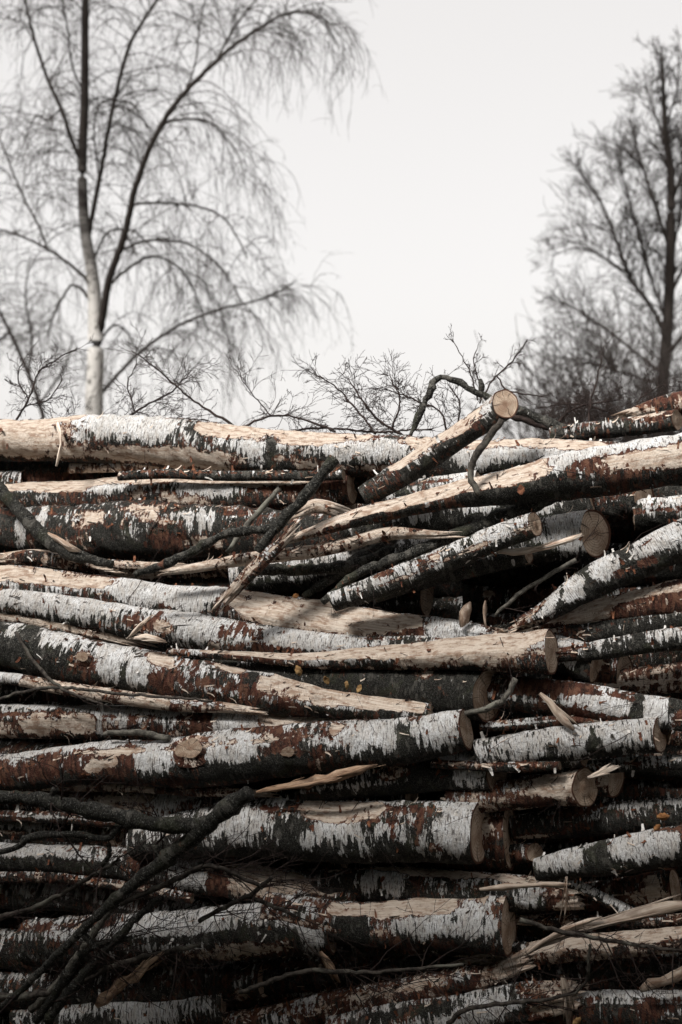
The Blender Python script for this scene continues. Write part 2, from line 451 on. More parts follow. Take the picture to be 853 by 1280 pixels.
    # sawn or torn faces
    for which, (style, nrm, t) in enumerate(ends):
        rim = V[-1 if which else 0]; c = rim.mean(0)
        rings = [1.0, 0.93, .7, .45, .2]
        rv, ra = [], []
        ph = rng.uniform(0, 6.28); zo = rng.uniform(0, 30)
        for q in rings:
            pr = c + (rim - c) * q
            dz = (0.0 if q > .95 else -0.0015 + 0.004 * math.sin(q * 9 + ph))
            if style == 'torn': dz = 0.0 if q > .95 else float(rng.normal(0, .02))
            jag = (rng.normal(0, .02, nt_) if style == 'torn' and q < .95 else np.zeros(nt_))
            rv.append(pr + nrm * dz + jag[:, None] * t); ra.append(np.stack([q * np.cos(th), q * np.sin(th), np.full(nt_, zo)], -1))
        rv = np.vstack(rv + [c[None]]); ra = np.vstack(ra + [np.array([[0, 0, zo]])])
        fc = [tuple(x) for x in grid_faces(len(rings), nt_)]
        b0 = (len(rings) - 1) * nt_
        fc += [(b0 + j, len(rv) - 1, b0 + (j + 1) % nt_) for j in range(nt_)]
        if not which: fc = [x[::-1] for x in fc]
        fc = [x[::-1] for x in fc]
        if style == 'torn':
            ra = ra * [0.02, .06, 1]; ra = ra[:, [2, 0, 1]]
            mesh_obj('torn_end', rv, fc, M['wood'], o, org, False, {'lc': ra})
        else:
            mesh_obj('cut_face', rv, fc, M['end'], o, org, True, {'lc': ra})
    # loose bark: curls of paper and scraps clinging to the stem
    nfl = int(flakes * L * 65)
    if nfl:
        FV, FF, MI, LCf = [], [], [], []
        for k in range(nfl):
            for tries in range(4):
                i = rng.integers(1, n - 1); tdeg = rng.normal(55, 50); j = int(round(tdeg / 360 * nt_)) % nt_
                if abs(wood[i, j]) < .45 or abs(red[i, j]) < .35: break
            kind = rng.choice([0, 1, 2, 3], p=[.34, .24, .20, .22])
            if cut_total[i, j] > .02 and rng.random() < .7: continue
            if wood[i, j] > -.35: kind = int(rng.choice([2, 1, 3]))
            elif red[i, j] > -.3 and kind == 0: kind = int(rng.choice([1, 2]))
            c = V[i, j]; a = T[i]; nn = np.cos(th[j]) * N[i] + np.sin(th[j]) * U[i]; w = np.cross(nn, a)
            if rng.random() < .5: w = -w
            rot = rng.normal(0, .35); a2 = a * math.cos(rot) + w * math.sin(rot); w2 = w * math.cos(rot) - a * math.sin(rot)
            if kind in (0, 1) and rng.random() < .75: ln, wd = rng.uniform(.012, .038), rng.uniform(.004, .014)
            else: a2, w2 = w2, a2; ln, wd = rng.uniform(.012, .05), rng.uniform(.002, .007)
            curl = rng.uniform(.3, 1.5); m0 = sum(len(x) for x in FV)
            rows = []
            for q in range(4):
                x = q / 3
                pp = c + w2 * ln * x * (1 - .25 * curl * x) + nn * (.001 + ln * .45 * curl * x * x)
                ww = wd * (1 - .45 * x) * .5 * (1 + .4 * rng.uniform(-1, 1))
                rows += [pp - a2 * ww, pp + a2 * ww]
            FV.append(np.array(rows)); FF += [(m0 + 2 * q, m0 + 2 * q + 1, m0 + 2 * q + 3, m0 + 2 * q + 2) for q in range(3)]
            MI += [kind] * 3; LCf.append(np.array([[q // 2 * .02 + k, (q % 2) * .01, 0] for q in range(8)]))
        if FV:
            lo = mesh_obj('loose_bark', np.vstack(FV), np.array(FF), [M['paper'], M['inner'], M['wood'], M['dirt']], o, org, True,
                          {'lc': np.vstack(LCf)}, MI)
            lo['kind'] = 'stuff'
    # cut branch stubs
    for (u, tdeg, rpx, ln) in stubs:
        sc = s_of_u(u); i = int(np.clip(sc / L * (n - 1), 1, n - 2)); j = int(round(tdeg / 360 * nt_)) % nt_
        c = V[i, j]; nn = np.cos(th[j]) * N[i] + np.sin(th[j]) * U[i]; a = T[i]; w = np.cross(nn, a)
        k = rpx / FPX * 5.1; d0 = nn + a * rng.uniform(-.3, .3); d0 /= np.linalg.norm(d0)
        tt = np.linspace(0, 2 * math.pi, 18, endpoint=False)
        rows = []
        for q, (h, rr) in enumerate([(-.5, 1.6), (.0, 1.35), (.35, 1.1), (.8, 1.0), (1.0, .95)]):
            jr = 1 + .07 * np.sin(tt * 3 + q) + .05 * np.sin(tt * 5 + 2 * q)
            rows.append(c + d0 * h * ln * k + (np.cos(tt)[:, None] * a * 1.25 + np.sin(tt)[:, None] * w * .9) * (rr * jr * k)[:, None])
        sv = np.vstack(rows)
        slc = np.stack([np.tile(tt * .05, 5) + so, sv[:, 0], sv[:, 2]], -1)
        so_ = mesh_obj('branch_stub', sv, grid_faces(5, 18), M['bark'], o, org, True,
                       {'lc': slc, 'msk': np.tile([-.6, .9, .2], (len(sv), 1))})
        cf = np.vstack([rows[-1], (rows[-1] + d0 * .001).mean(0)[None]])
        mesh_obj('stub_face', cf, [(q, (q + 1) % 18, 18) for q in range(18)], M['end'], so_, org, True,
                 {'lc': np.vstack([np.stack([np.cos(tt) * .9, np.sin(tt) * .9, np.full(18, so)], -1), [[0, 0, so]]])})
    LOGS.append(o)
    return o

# ------------------------------------------------------------------ the setting
def ground():
    n = 60; xs = np.sign(np.linspace(-1, 1, n)) * np.abs(np.linspace(-1, 1, n)) ** 3 * 900
    X, Y = np.meshgrid(xs, xs + 20, indexing='ij')
    Z = 0.04 * np.sin(X * 1.3) * np.cos(Y * 1.1) + 0.02 * np.sin(X * 3.7 + Y * 2.9) - .03
    o = mesh_obj('ground', np.stack([X, Y, Z], -1).reshape(-1, 3), grid_faces(n, n, False)[:, ::-1], M['soil'])
    tag(o, kind='structure')
ground()

# ------------------------------------------------------------------ the log pile: main logs, top row first
# each: label, centre line in photo pixels (u, v, radius), bark tendency (wood, red, dark), features along it
log('long top log with peeled tan face at one end and white bark along the skyline',
    [(-260, 546, 33), (0, 550, 28), (130, 549, 32), (280, 559, 34), (400, 568, 30), (560, 574, 27), (700, 573, 24), (795, 572, 19)],
    (0, 0, -.1), f=[('shave', -300, 112, 70, .20), ('wood', 20, 10, 95, 60, 3.5), ('wood', 200, -40, 110, 22, 2.6), ('shave', 245, 470, 62, .26),
    ('shave', 500, 765, 55, .15), ('white', 170, 50, 60, 45, 2.6), ('white', 330, 20, 40, 45, 1.8), ('dark', 345, 10, 8, 60, 2), ('white', 640, 10, 80, 50, 2.4), ('white', 450, 20, 60, 40, 2.0)],
    dy=.10, e1=.1)
log('narrow log under the top log with red-edged tan upper side',
    [(-260, 632, 24), (0, 625, 22), (150, 617, 25), (300, 618, 24), (440, 612, 21)],
    (.2, .3, .3), f=[('shave', -80, 212, 64, .26), ('shave', 214, 420, 64, .18), ('red', 120, 55, 110, 14, 2), ('wood', 240, -5, 30, 25), ('white', 155, 30, 40, 25), ('white', 270, 20, 45, 30, 2.4)],
    dy=.14)
log('thick dark mossy log with small white bark strips below the red-edged log',
    [(-260, 658, 36), (0, 662, 34), (150, 663, 36), (300, 666, 34), (450, 672, 28)],
    (.1, .1, .75), f=[('wood', 122, 35, 22, 22, 2.6), ('red', 215, -20, 38, 22, 3), ('white', 38, 20, 9, 60, 3), ('white', 60, 30, 7, 50, 2.6), ('white', 245, 35, 5, 32, 3), ('white', 258, 35, 5, 32, 3), ('white', 271, 35, 5, 34, 3),
    ('wood', 190, 45, 28, 20), ('white', 180, -10, 18, 30, 1.8)], dy=.10, lump=.07)
log('short broken slab with ragged tan top above the lit row, near the left edge',
    [(6, 700, 9), (50, 697, 12), (100, 703, 11), (126, 708, 7)], (1.0, .4, .2), f=[('shave', -10, 130, 90, .3)], right='torn', left='torn', dy=-.03, res=.008)
log('pale grey barkless pole in the gap under the top log',
    [(88, 584, 7), (150, 581, 8), (212, 580, 8)], (1.4, 0, -.5), dy=.12, e1=.2, flakes=.3, nt_=20)
log('white-barked log end at the left edge between the two top rows', [(-160, 606, 17), (-40, 604, 17), (28, 602, 16)], (-.3, -.2, -.3), dy=.18, e1=.1)

# lit middle rows
log('long sunlit log with a wide oval shaved face at its middle',
    [(-240, 712, 27), (0, 730, 25), (150, 742, 22), (270, 757, 25), (400, 778, 29), (520, 790, 24), (620, 798, 15)],
    (.0, .2, -.5), f=[('shave', -320, 158, 56, .30), ('red', 110, 80, 60, 18, 2.6), ('white', 185, 40, 45, 50, 3), ('red', 210, 35, 10, 40, 2.6), ('white', 245, 40, 28, 50, 3),
    ('shave', 282, 532, 50, .46), ('wood', 400, -5, 110, 22, 2.4), ('red', 520, 0, 30, 40, 1.5), ('white', 575, 40, 35, 60, 2.5)], dy=-.06, right='torn')
log('white papery log with red torn patches below the long sunlit log',
    [(-240, 735, 20), (0, 752, 18), (100, 766, 20), (200, 784, 23), (300, 798, 23), (420, 808, 20), (570, 812, 15)],
    (-.4, -.2, -.9), f=[('white', 60, 60, 120, 60, 2.0), ('red', 190, 25, 38, 40, 3.4), ('wood', 212, 12, 16, 22, 4.2), ('white', 245, 45, 30, 60, 2), ('red', 305, 40, 32, 35, 3), ('red', 340, -10, 40, 25, 2.5), ('white', 400, 50, 60, 50, 2), ('red', 460, 60, 60, 14, 2.6)], dy=-.10)
log('stripped brown pole tucked under the white papery log at the left',
    [(-160, 757, 11), (0, 770, 12), (80, 781, 13), (160, 801, 8)], (1.3, .6, .3), right='torn', dy=-.07, f=[('shave', -80, 90, 70, .3)])
log('bent log with a round knot, white bark and a long shaved tan end',
    [(-200, 782, 30), (0, 803, 30), (60, 815, 32), (130, 835, 31), (200, 846, 30), (300, 860, 29), (400, 873, 27), (540, 893, 14)],
    (.0, .2, .1), f=[('dark', 30, 30, 60, 70, 2), ('white', 22, 60, 12, 40, 2.5), ('white', 65, 60, 25, 35, 2), ('white', 148, 30, 18, 70, 3.2), ('dark', 165, 10, 4, 80, 2.5), ('white', 180, 10, 14, 60, 2.5), ('wood', 200, 65, 18, 22, 3), ('red', 222, 0, 35, 30, 2.6), ('wood', 290, 68, 18, 22, 3),
       ('red', 330, 10, 80, 40, 2.5), ('shave', 318, 535, 46, .40), ('dark', 318, 40, 10, 30, 2.6)], stubs=[(117, 25, 7, .6)], dy=-.12)
log('thin stripped pole lying across the dark gap, grey at its left end',
    [(-200, 836, 8), (0, 850, 8), (60, 858, 9), (150, 870, 10), (240, 882, 10), (310, 888, 7)], (1.2, .4, .1), right='torn', dy=-.17, f=[('white', -20, 40, 50, 90, 3)], nt_=24)
log('split log with smooth cream top and slanting sawn end above the mossy grey log',
    [(210, 816, 4), (330, 823, 8), (450, 822, 15), (600, 816, 25), (690, 811, 30)],
    (.5, .3, -.2), f=[('shave', 250, 730, 64, .52), ('red', 330, 30, 60, 60, 2.4), ('white', 400, -5, 12, 30, 2), ('white', 440, -5, 8, 30, 2), ('wood', 560, -15, 80, 25, 1.4)], e1=.30, dy=-.17)
log('grey mossy thick log ending in a brown sawn face under the split log',
    [(260, 842, 20), (430, 855, 28), (540, 860, 33), (611, 868, 36)], (-.7, -.6, .9), e1=.52, dy=-.08, patches=.5, flakes=.4)
log('white-fringed log with tan middle below the thin stripped pole',
    [(-240, 897, 24), (0, 902, 22), (130, 902, 22), (250, 905, 24), (350, 912, 22), (470, 912, 16), (545, 905, 10)],
    (.6, .3, -.2), f=[('white', 40, 75, 50, 26, 3), ('white', 170, 70, 70, 28, 3), ('wood', 60, 0, 40, 35, 1.8), ('wood', 110, 5, 30, 35, 1.8), ('white', 130, 0, 4, 50, 3), ('white', 160, 0, 4, 50, 3), ('red', 262, 20, 14, 90, 4), ('white', 290, 20, 18, 70, 3.2), ('white', 315, 20, 10, 60, 3),
       ('shave', 325, 560, 58, .30), ('red', 370, 35, 40, 25, 2.8)], dy=-.07)
log('long log with a big oval branch scar and a slanting cut tip',
    [(-240, 992, 22), (0, 970, 24), (120, 956, 28), (200, 951, 32), (280, 946, 37), (380, 936, 34), (480, 926, 31), (583, 912, 27)],
    (.1, .35, .25), f=[('red', 40, 10, 60, 40, 2.4), ('red', 150, 10, 45, 40, 2.2), ('wood', 128, 0, 12, 20, 4), ('wood', 150, 10, 10, 12, 3.6), ('white', 60, 75, 60, 24, 2), ('white', 140, 70, 20, 25, 2.5), ('white', 205, 25, 25, 40, 2.6), ('white', 300, 35, 35, 40, 2.0), ('wood', 432, 55, 18, 24, 3.6), ('red', 432, 40, 24, 34, 2.2), ('red', 365, 30, 22, 35, 2.4), ('white', 480, 40, 60, 45, 1.8), ('dark', 330, -25, 60, 25, 2), ('dark', 512, 20, 8, 60, 2.5), ('white', 555, 30, 22, 70, 2)],
    stubs=[(252, 30, 15, .38), (370, 12, 7, .5)], e1=.30, dy=-.14)
log('tan scraped log behind the heavy dark branch, lower left',
    [(-240, 985, 20), (0, 1000, 20), (150, 1007, 22), (270, 1014, 20), (340, 1018, 16)], (.9, .6, .0), f=[('white', 60, 75, 40, 20, 2.4), ('white', 225, 70, 25, 22, 2.4), ('red', 80, 60, 60, 20, 2)], dy=-.06)
log('thick white log with drip-streaked bark and a shaved oval on top',
    [(170, 1052, 24), (300, 1038, 36), (400, 1037, 38), (500, 1037, 40), (598, 1043, 41)],
    (-.5, -.3, .05), f=[('shave', 372, 486, 62, .20), ('red', 345, 58, 35, 16, 2.6), ('white', 300, 20, 40, 60, 1.2), ('white', 420, 0, 60, 40, 1.0), ('white', 578, 25, 16, 60, 3.2), ('red', 500, 10, 6, 45, 2.4), ('red', 530, 10, 6, 45, 2.4), ('wood', 560, -15, 18, 18, 3), ('dark', 375, 20, 18, 20, 2.2)], e1=.26, dy=-.16)
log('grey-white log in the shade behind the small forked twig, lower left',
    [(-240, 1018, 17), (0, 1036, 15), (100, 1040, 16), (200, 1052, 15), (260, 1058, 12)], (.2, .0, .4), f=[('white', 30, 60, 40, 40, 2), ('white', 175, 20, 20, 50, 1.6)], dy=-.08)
log('white log with a dark red patch and tan shaved stretch under the heavy branch',
    [(-240, 1058, 20), (0, 1071, 19), (100, 1076, 20), (200, 1086, 22), (300, 1100, 24), (380, 1112, 21), (450, 1120, 15)],
    (-.2, -.1, -.25), f=[('white', 30, 60, 70, 40, 1.8), ('dark', 60, -10, 60, 30, 2), ('red', 180, 30, 14, 70, 3), ('white', 240, 35, 18, 70, 3), ('red', 278, 30, 13, 90, 4.4), ('wood', 325, 35, 40, 60, 4.5), ('wood', 395, 45, 40, 40, 4)], dy=-.14)
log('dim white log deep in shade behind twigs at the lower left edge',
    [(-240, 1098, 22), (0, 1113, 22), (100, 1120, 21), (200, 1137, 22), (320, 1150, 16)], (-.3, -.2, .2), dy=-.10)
log('log with a narrow pale sawn end below the white log with the red patch',
    [(40, 1178, 30), (200, 1172, 34), (300, 1166, 36), (415, 1160, 36)], (-.1, -.1, .1),
    f=[('white', 320, 50, 80, 40, 1.4), ('wood', 300, -25, 70, 20, 2), ('white', 395, 10, 16, 70, 2.4), ('white', 200, 60, 40, 30, 2), ('dark', 330, 15, 40, 25, 1.6)], e1=.20, dy=-.22)
log('log with tan scraped top ending in a tall brown sawn face, lower middle',
    [(330, 1135, 22), (430, 1150, 28), (540, 1152, 34), (636, 1160, 38)], (-.1, .0, .1),
    f=[('shave', 410, 610, 66, .20), ('wood', 540, 55, 30, 25, 3), ('white', 590, 60, 16, 30, 3), ('white', 560, 5, 60, 30, 1.8), ('dark', 440, 10, 20, 60, 2), ('red', 555, 75, 12, 14, 2.4)], e1=.27, dy=-.22)
log('dark log with splintered straw-coloured top and torn end, lower right of middle',
    [(370, 1112, 20), (450, 1105, 22), (560, 1112, 27), (640, 1118, 25), (706, 1120, 22)], (.0, .0, .55),
    f=[('white', 465, 10, 8, 60, 2.6), ('white', 495, 10, 12, 60, 2.8), ('wood', 540, 78, 70, 18, 2.6), ('wood', 660, 75, 50, 20, 3.2), ('white', 655, -10, 16, 40, 2)], right='torn', dy=-.12)
log('flaking red-brown log end with upright sawn face, just past the thick white log',
    [(460, 1046, 34), (560, 1046, 37), (638, 1044, 44)], (.3, .7, .3), f=[('wood', 606, 30, 16, 30, 1.8)], e1=.22, dy=.0)
log('birch log with a clear round sawn end under the slanting cut tip',
    [(380, 980, 24), (520, 967, 26), (622, 966, 27)], (-.5, -.4, .2), f=[('white', 590, 20, 30, 60, 2.2), ('dark', 540, 30, 12, 60, 2)], e1=.50, dy=-.05)
log('pinkish barkless short log with a flared sawn end at the right of middle',
    [(560, 1000, 20), (640, 992, 22), (690, 987, 23), (718, 985, 25), (731, 985, 27)], (1.2, 1.0, -.2), e1=.58, dy=-.07, f=[('red', 670, -30, 40, 30, 2), ('wood', 700, 30, 40, 50, 2)])
log('white log banded with black, round sawn end beside the right edge',
    [(600, 944, 21), (700, 932, 22), (760, 926, 23), (825, 920, 24)], (-.7, -.6, -.3), f=[('white', 720, 10, 100, 80, 1.4), ('dark', 745, 0, 9, 60, 3.6), ('dark', 690, -10, 6, 60, 2)], e1=.33, dy=-.08)
log('smooth blue-grey log under the black-banded log', [(520, 962, 14), (640, 950, 15), (730, 944, 15)], (-.8, -.9, -.1), dy=-.05, patches=.3, flakes=.3)
log('log with a dark oval end in shadow below the black-banded log', [(630, 962, 20), (700, 962, 22), (770, 972, 25)], (.2, .3, .8), e1=.38, dy=.06)
log('thin bluish white pole running out at the right edge below the black-banded log', [(700, 966, 9), (780, 957, 10), (853, 951, 10), (980, 942, 11)], (-.6, -.6, -.3), dy=.02, nt_=24)
log('dark red log flecked with white at the right, above the black-banded log',
    [(600, 862, 21), (700, 873, 25), (780, 884, 25), (860, 894, 24), (980, 906, 24)], (-.3, .8, -.2), f=[('red', 700, 50, 60, 45, 2.4), ('white', 755, 15, 40, 30, 3), ('red', 740, -25, 60, 25, 2.8), ('dark', 800, 10, 8, 60, 3), ('white', 818, 20, 14, 70, 3.4), ('dark', 850, 60, 20, 30, 2)], dy=-.03)
log('tan sawn block poking in at the right edge beside the black-banded log', [(835, 912, 18), (880, 910, 20), (1000, 905, 22)], (.6, .5, .1), dy=-.03, e0=.3)
log('log with an upright tan sawn end right of the split cream log',
    [(600, 806, 18), (690, 819, 25), (747, 832, 26)], (-.4, -.3, .2), f=[('white', 715, 25, 26, 50, 2.4), ('dark', 733, 10, 6, 60, 2.4)], e1=.28, dy=-.02)
log('short stained log end half hidden right of the upright tan end', [(690, 838, 20), (760, 836, 24), (780, 838, 25)], (.8, .6, .2), e1=.4, dy=.10)
log('slim white log with dark notches running out at the right edge',
    [(690, 818, 11), (780, 807, 14), (853, 798, 15), (980, 784, 16)], (-.5, -.4, -.2), f=[('dark', 770, 0, 4, 70, 2.4), ('dark', 800, 0, 6, 70, 3)], dy=-.09, left='torn')
log('weathered split log in the dark recess at the right edge', [(720, 856, 18), (800, 850, 20), (860, 842, 20), (980, 832, 20)], (1.3, .6, .8), dy=.10)
log('red-barked log with peeled tan stretch at the right edge',
    [(640, 792, 6), (720, 773, 16), (790, 759, 22), (853, 745, 26), (980, 718, 28)], (.2, 1.5, -.3), f=[('wood', 725, 40, 35, 70, 4), ('wood', 800, 60, 25, 24, 3.4), ('red', 815, 20, 40, 70, 2.6)], dy=-.03, left='torn')
log('mossy dark log beneath the red-barked log', [(660, 797, 12), (760, 787, 15), (853, 771, 18), (980, 750, 19)], (-.6, -.5, .8), dy=-.02, left='torn')
log('slanting log chequered black and white, pointing down to the middle',
    [(652, 776, 9), (680, 763, 15), (740, 729, 22), (800, 701, 24), (853, 674, 26), (980, 612, 28)], (-.7, -.6, .15),
    f=[('white', 690, 40, 12, 60, 2.4), ('white', 720, 40, 12, 60, 2.4), ('white', 757, 50, 14, 50, 2.4), ('dark', 705, 0, 5, 70, 2), ('dark', 738, 0, 6, 70, 2), ('dark', 785, 0, 10, 70, 2), ('white', 830, 50, 20, 50, 2.2)], left='torn', dy=-.14)
log('white log with a large round brown sawn end, upper right', [(500, 700, 28), (600, 686, 30), (680, 675, 30), (744, 666, 32)], (-.9, -.9, -.2),
    f=[('white', 720, 20, 25, 70, 2.6), ('dark', 665, 40, 12, 40, 2)], e1=.52, dy=-.03)
log('greenish-grey slanting log with small tan end beneath the torn white log',
    [(415, 750, 13), (500, 722, 18), (580, 690, 18), (669, 656, 16)], (-.4, -.5, .45), f=[('red', 490, 60, 14, 30, 3), ('wood', 548, 35, 7, 22, 4.5), ('red', 640, 70, 22, 24, 2.6), ('white', 630, 40, 30, 60, 1.6)], e1=.48, dy=-.25)
log('dark thin log just under the greenish-grey slanting log', [(470, 742, 11), (570, 714, 13), (662, 694, 11)], (-.6, -.6, 1.1), e1=.45, dy=-.12, patches=.3, flakes=.3)
log('large torn log rising to the right edge, long cream split tip on its left',
    [(362, 676, 7), (450, 648, 13), (560, 620, 18), (650, 606, 26), (740, 592, 33), (853, 570, 33), (990, 543, 33)],
    (-.1, .2, .1), f=[('shave', 330, 700, 54, .52), ('white', 700, 70, 14, 50, 3), ('white', 745, 75, 60, 30, 3), ('wood', 780, 20, 40, 24, 3), ('red', 770, 30, 60, 30, 1.8), ('wood', 845, 20, 40, 24, 2.4), ('dark', 640, -20, 60, 50, 2), ('white', 835, 80, 40, 30, 3)], left='torn', dy=-.24)
log('tan splintered pole below the cream split tip', [(215, 714, 6), (330, 697, 10), (420, 681, 9), (490, 665, 10), (560, 668, 6)], (1.4, .5, .2), right='torn', left='torn', dy=-.20, nt_=26)
log('upright leaning log with pale round end standing against the sky',
    [(455, 622, 15), (520, 580, 18), (580, 541, 18), (632, 503, 19)], (-.4, -.4, .5), f=[('shave', 492, 634, 62, .42), ('red', 600, 20, 10, 30, 2.6), ('white', 618, 60, 12, 60, 2.6), ('white', 545, 20, 30, 30, 1.6)], e1=.62, dy=-.22)
log('white log end behind the leaning log, upper of a close pair', [(480, 622, 18), (560, 610, 19), (602, 600, 18)], (-.5, -.4, -.2), f=[('white', 590, 20, 20, 70, 2.4)], e1=.42, dy=.06)
log('white log end behind the leaning log, lower of a close pair', [(500, 645, 16), (580, 630, 17), (628, 622, 18)], (-.5, -.4, -.2), f=[('white', 612, 20, 20, 70, 2.4)], e1=.40, dy=.02)
log('dark log with hanging white shreds under the cream split tip', [(430, 662, 20), (520, 650, 24), (600, 640, 24), (660, 634, 20)], (-.6, -.5, 1.0), f=[('white', 520, 10, 6, 40, 3), ('white', 535, 15, 6, 40, 2.6)], dy=.0)
log('blue-white smooth log glimpsed through the crossing sticks', [(290, 722, 24), (430, 703, 26), (560, 690, 24)], (-.9, -.9, -.6), dy=.10, patches=.4, flakes=.4)
log('white-patched log end under the large torn log', [(620, 656, 26), (690, 640, 32), (742, 626, 34)], (-.5, -.4, .2), f=[('white', 690, 50, 30, 50, 2)], e1=.12, dy=.10)
log('log with a dark reddish sawn end under the large torn log, right edge', [(700, 640, 30), (770, 628, 33), (806, 622, 35)], (-.2, .2, .6), e1=.34, dy=.16)
log('pale log in the gap at the right edge under the large torn log', [(790, 644, 20), (860, 640, 24), (980, 632, 26)], (-.5, -.4, .1), dy=.14)
log('pale log with tan end lying on the top row at the right, against the bushes', [(690, 548, 12), (760, 537, 12), (846, 524, 14)], (-.2, .0, .3), f=[('wood', 810, 70, 30, 30, 3)], e1=.45, dy=.22)
log('dark rotten log on the skyline at the right edge', [(780, 520, 10), (830, 506, 14), (900, 496, 18), (990, 485, 18)], (.4, .6, .9), dy=.25, left='torn')

# lower right and bottom
log('white log with dark blotches sloping up to the right edge, orange leaf above it',
    [(670, 1086, 14), (720, 1076, 20), (780, 1068, 24), (853, 1056, 26), (980, 1036, 27)], (-.3, -.3, .0), f=[('white', 700, 40, 24, 60, 2.4), ('white', 800, 40, 30, 60, 2), ('dark', 755, 20, 12, 60, 2), ('red', 845, 60, 20, 35, 2.6), ('white', 840, 10, 12, 40, 2.6)], dy=-.14)
log('small round log end in the hollow beside the upright sawn face', [(600, 1070, 10), (640, 1068, 12), (669, 1066, 13)], (-.2, .4, .6), e1=.75, dy=-.02, nt_=28)
log('dark mossy log in the shadows above the blotched white log, right edge', [(640, 1038, 16), (720, 1030, 20), (860, 1016, 22), (980, 1004, 22)], (-.5, -.3, .9), dy=.02)
log('short dark log end lying in the hollow at the lower right', [(690, 1125, 18), (780, 1120, 22), (845, 1112, 24)], (.0, .2, .7), e1=.3, dy=-.04)
log('thin white stick of birch poking out of the lower right hollow', [(700, 1095, 8), (735, 1112, 8), (790, 1145, 9)], (-.6, -.6, -.5), e1=.4, dy=-.12, nt_=24)
log('grey split board-like log lying across the lower right', [(590, 1196, 12), (720, 1186, 18), (853, 1174, 17), (980, 1166, 17)], (1.3, .3, .9), f=[('shave', 600, 990, 70, .4)], left='torn', dy=-.20)
log('dark bare log beneath the grey split log at the lower right', [(640, 1222, 18), (760, 1214, 22), (860, 1208, 22), (980, 1200, 22)], (.3, .1, 1.0), dy=-.12)
log('bark-littered brown log slanting along the bottom middle', [(270, 1288, 22), (400, 1264, 23), (540, 1232, 21), (650, 1206, 15)], (.6, .7, .6), dy=-.24, flakes=3.0, right='torn')
log('white-flanked log with a frayed end at the bottom', [(420, 1296, 30), (540, 1272, 30), (640, 1258, 28), (704, 1248, 25)], (-.4, -.2, .1), f=[('white', 600, 10, 50, 40, 2)], right='torn', dy=-.30, flakes=1.5)
log('birch log with flecked white bark at the bottom left', [(20, 1280, 24), (150, 1270, 25), (280, 1262, 25)], (-.4, -.2, -.0), f=[('white', 180, 20, 60, 50, 1.6)], e1=.14, dy=-.22)
log('dark log with a white upper rim in the bottom right corner', [(600, 1268, 22), (700, 1264, 24), (790, 1263, 26), (980, 1268, 28)], (-.2, .1, .7), f=[('white', 780, 75, 120, 18, 2.4)], dy=-.26)
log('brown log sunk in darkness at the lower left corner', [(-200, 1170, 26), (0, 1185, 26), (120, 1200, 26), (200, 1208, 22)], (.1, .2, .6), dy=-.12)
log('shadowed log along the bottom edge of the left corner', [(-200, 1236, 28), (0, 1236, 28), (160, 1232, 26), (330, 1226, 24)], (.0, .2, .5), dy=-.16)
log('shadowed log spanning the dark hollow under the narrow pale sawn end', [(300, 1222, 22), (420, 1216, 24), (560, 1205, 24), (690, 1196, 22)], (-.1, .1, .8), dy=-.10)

log('thin dark pole threaded between the two uppermost rows', [(150, 596, 6), (300, 594, 7), (430, 592, 7)], (.2, .3, .6), dy=.02, nt_=20)
log('thin stripped pole lying along the foot of the thick dark mossy log', [(-120, 694, 6), (60, 700, 7), (220, 708, 6)], (1.0, .4, .4), dy=-.02, nt_=20, right='torn')
log('slim white pole under the large shaved oval', [(300, 812, 7), (440, 826, 8), (560, 834, 7)], (-.3, -.2, .0), dy=-.12, nt_=22)
log('thin broken brown pole above the black-banded log', [(600, 908, 7), (680, 905, 8), (760, 904, 6)], (.6, .6, .4), dy=-.04, nt_=20, right='torn')
log('slender dark pole lying over the pinkish barkless log', [(540, 955, 6), (640, 962, 7), (700, 958, 6)], (.0, .2, .9), dy=-.13, nt_=20)
log('thin scraped pole below the oval-scarred log', [(-100, 982, 7), (60, 984, 7), (240, 986, 7), (330, 992, 6)], (.9, .5, .2), dy=-.15, nt_=20, right='torn')
log('slim pole in the shade under the tan scraped log', [(-100, 1016, 7), (80, 1024, 8), (250, 1030, 7)], (.2, .2, .6), dy=-.15, nt_=20)
log('thin brown pole above the dim white log at the lower left', [(-100, 1092, 7), (80, 1098, 8), (240, 1122, 7)], (.4, .4, .5), dy=-.2, nt_=20)
log('slim dark pole under the tall brown sawn face', [(430, 1190, 8), (560, 1186, 9), (660, 1186, 8)], (.1, .2, .8), dy=-.2, nt_=20)
log('thin grey pole in the hollow under the splintered log at the right', [(640, 1150, 7), (740, 1150, 8), (860, 1146, 8), (960, 1144, 8)], (.4, .1, .7), dy=-.1, nt_=20, left='torn')

log('short broken brown stump of wood standing at the foot of the dark leaning stick', [(286, 745, 9), (325, 705, 10), (364, 666, 7)], (1.0, 1.1, .3), right='torn', left='torn', dy=-.34, nt_=26, res=.008, name='broken_stick', cat='stick')
log('broken tan wedge of split wood lodged beside the leaning dark stick', [(368, 642, 5), (395, 632, 12), (428, 641, 9)], (2.0, .3, -.3), right='torn', left='torn', dy=-.22, nt_=24, res=.008, f=[('shave', 360, 440, 80, .4)], name='wood_wedge', cat='wedge', oval=.6)

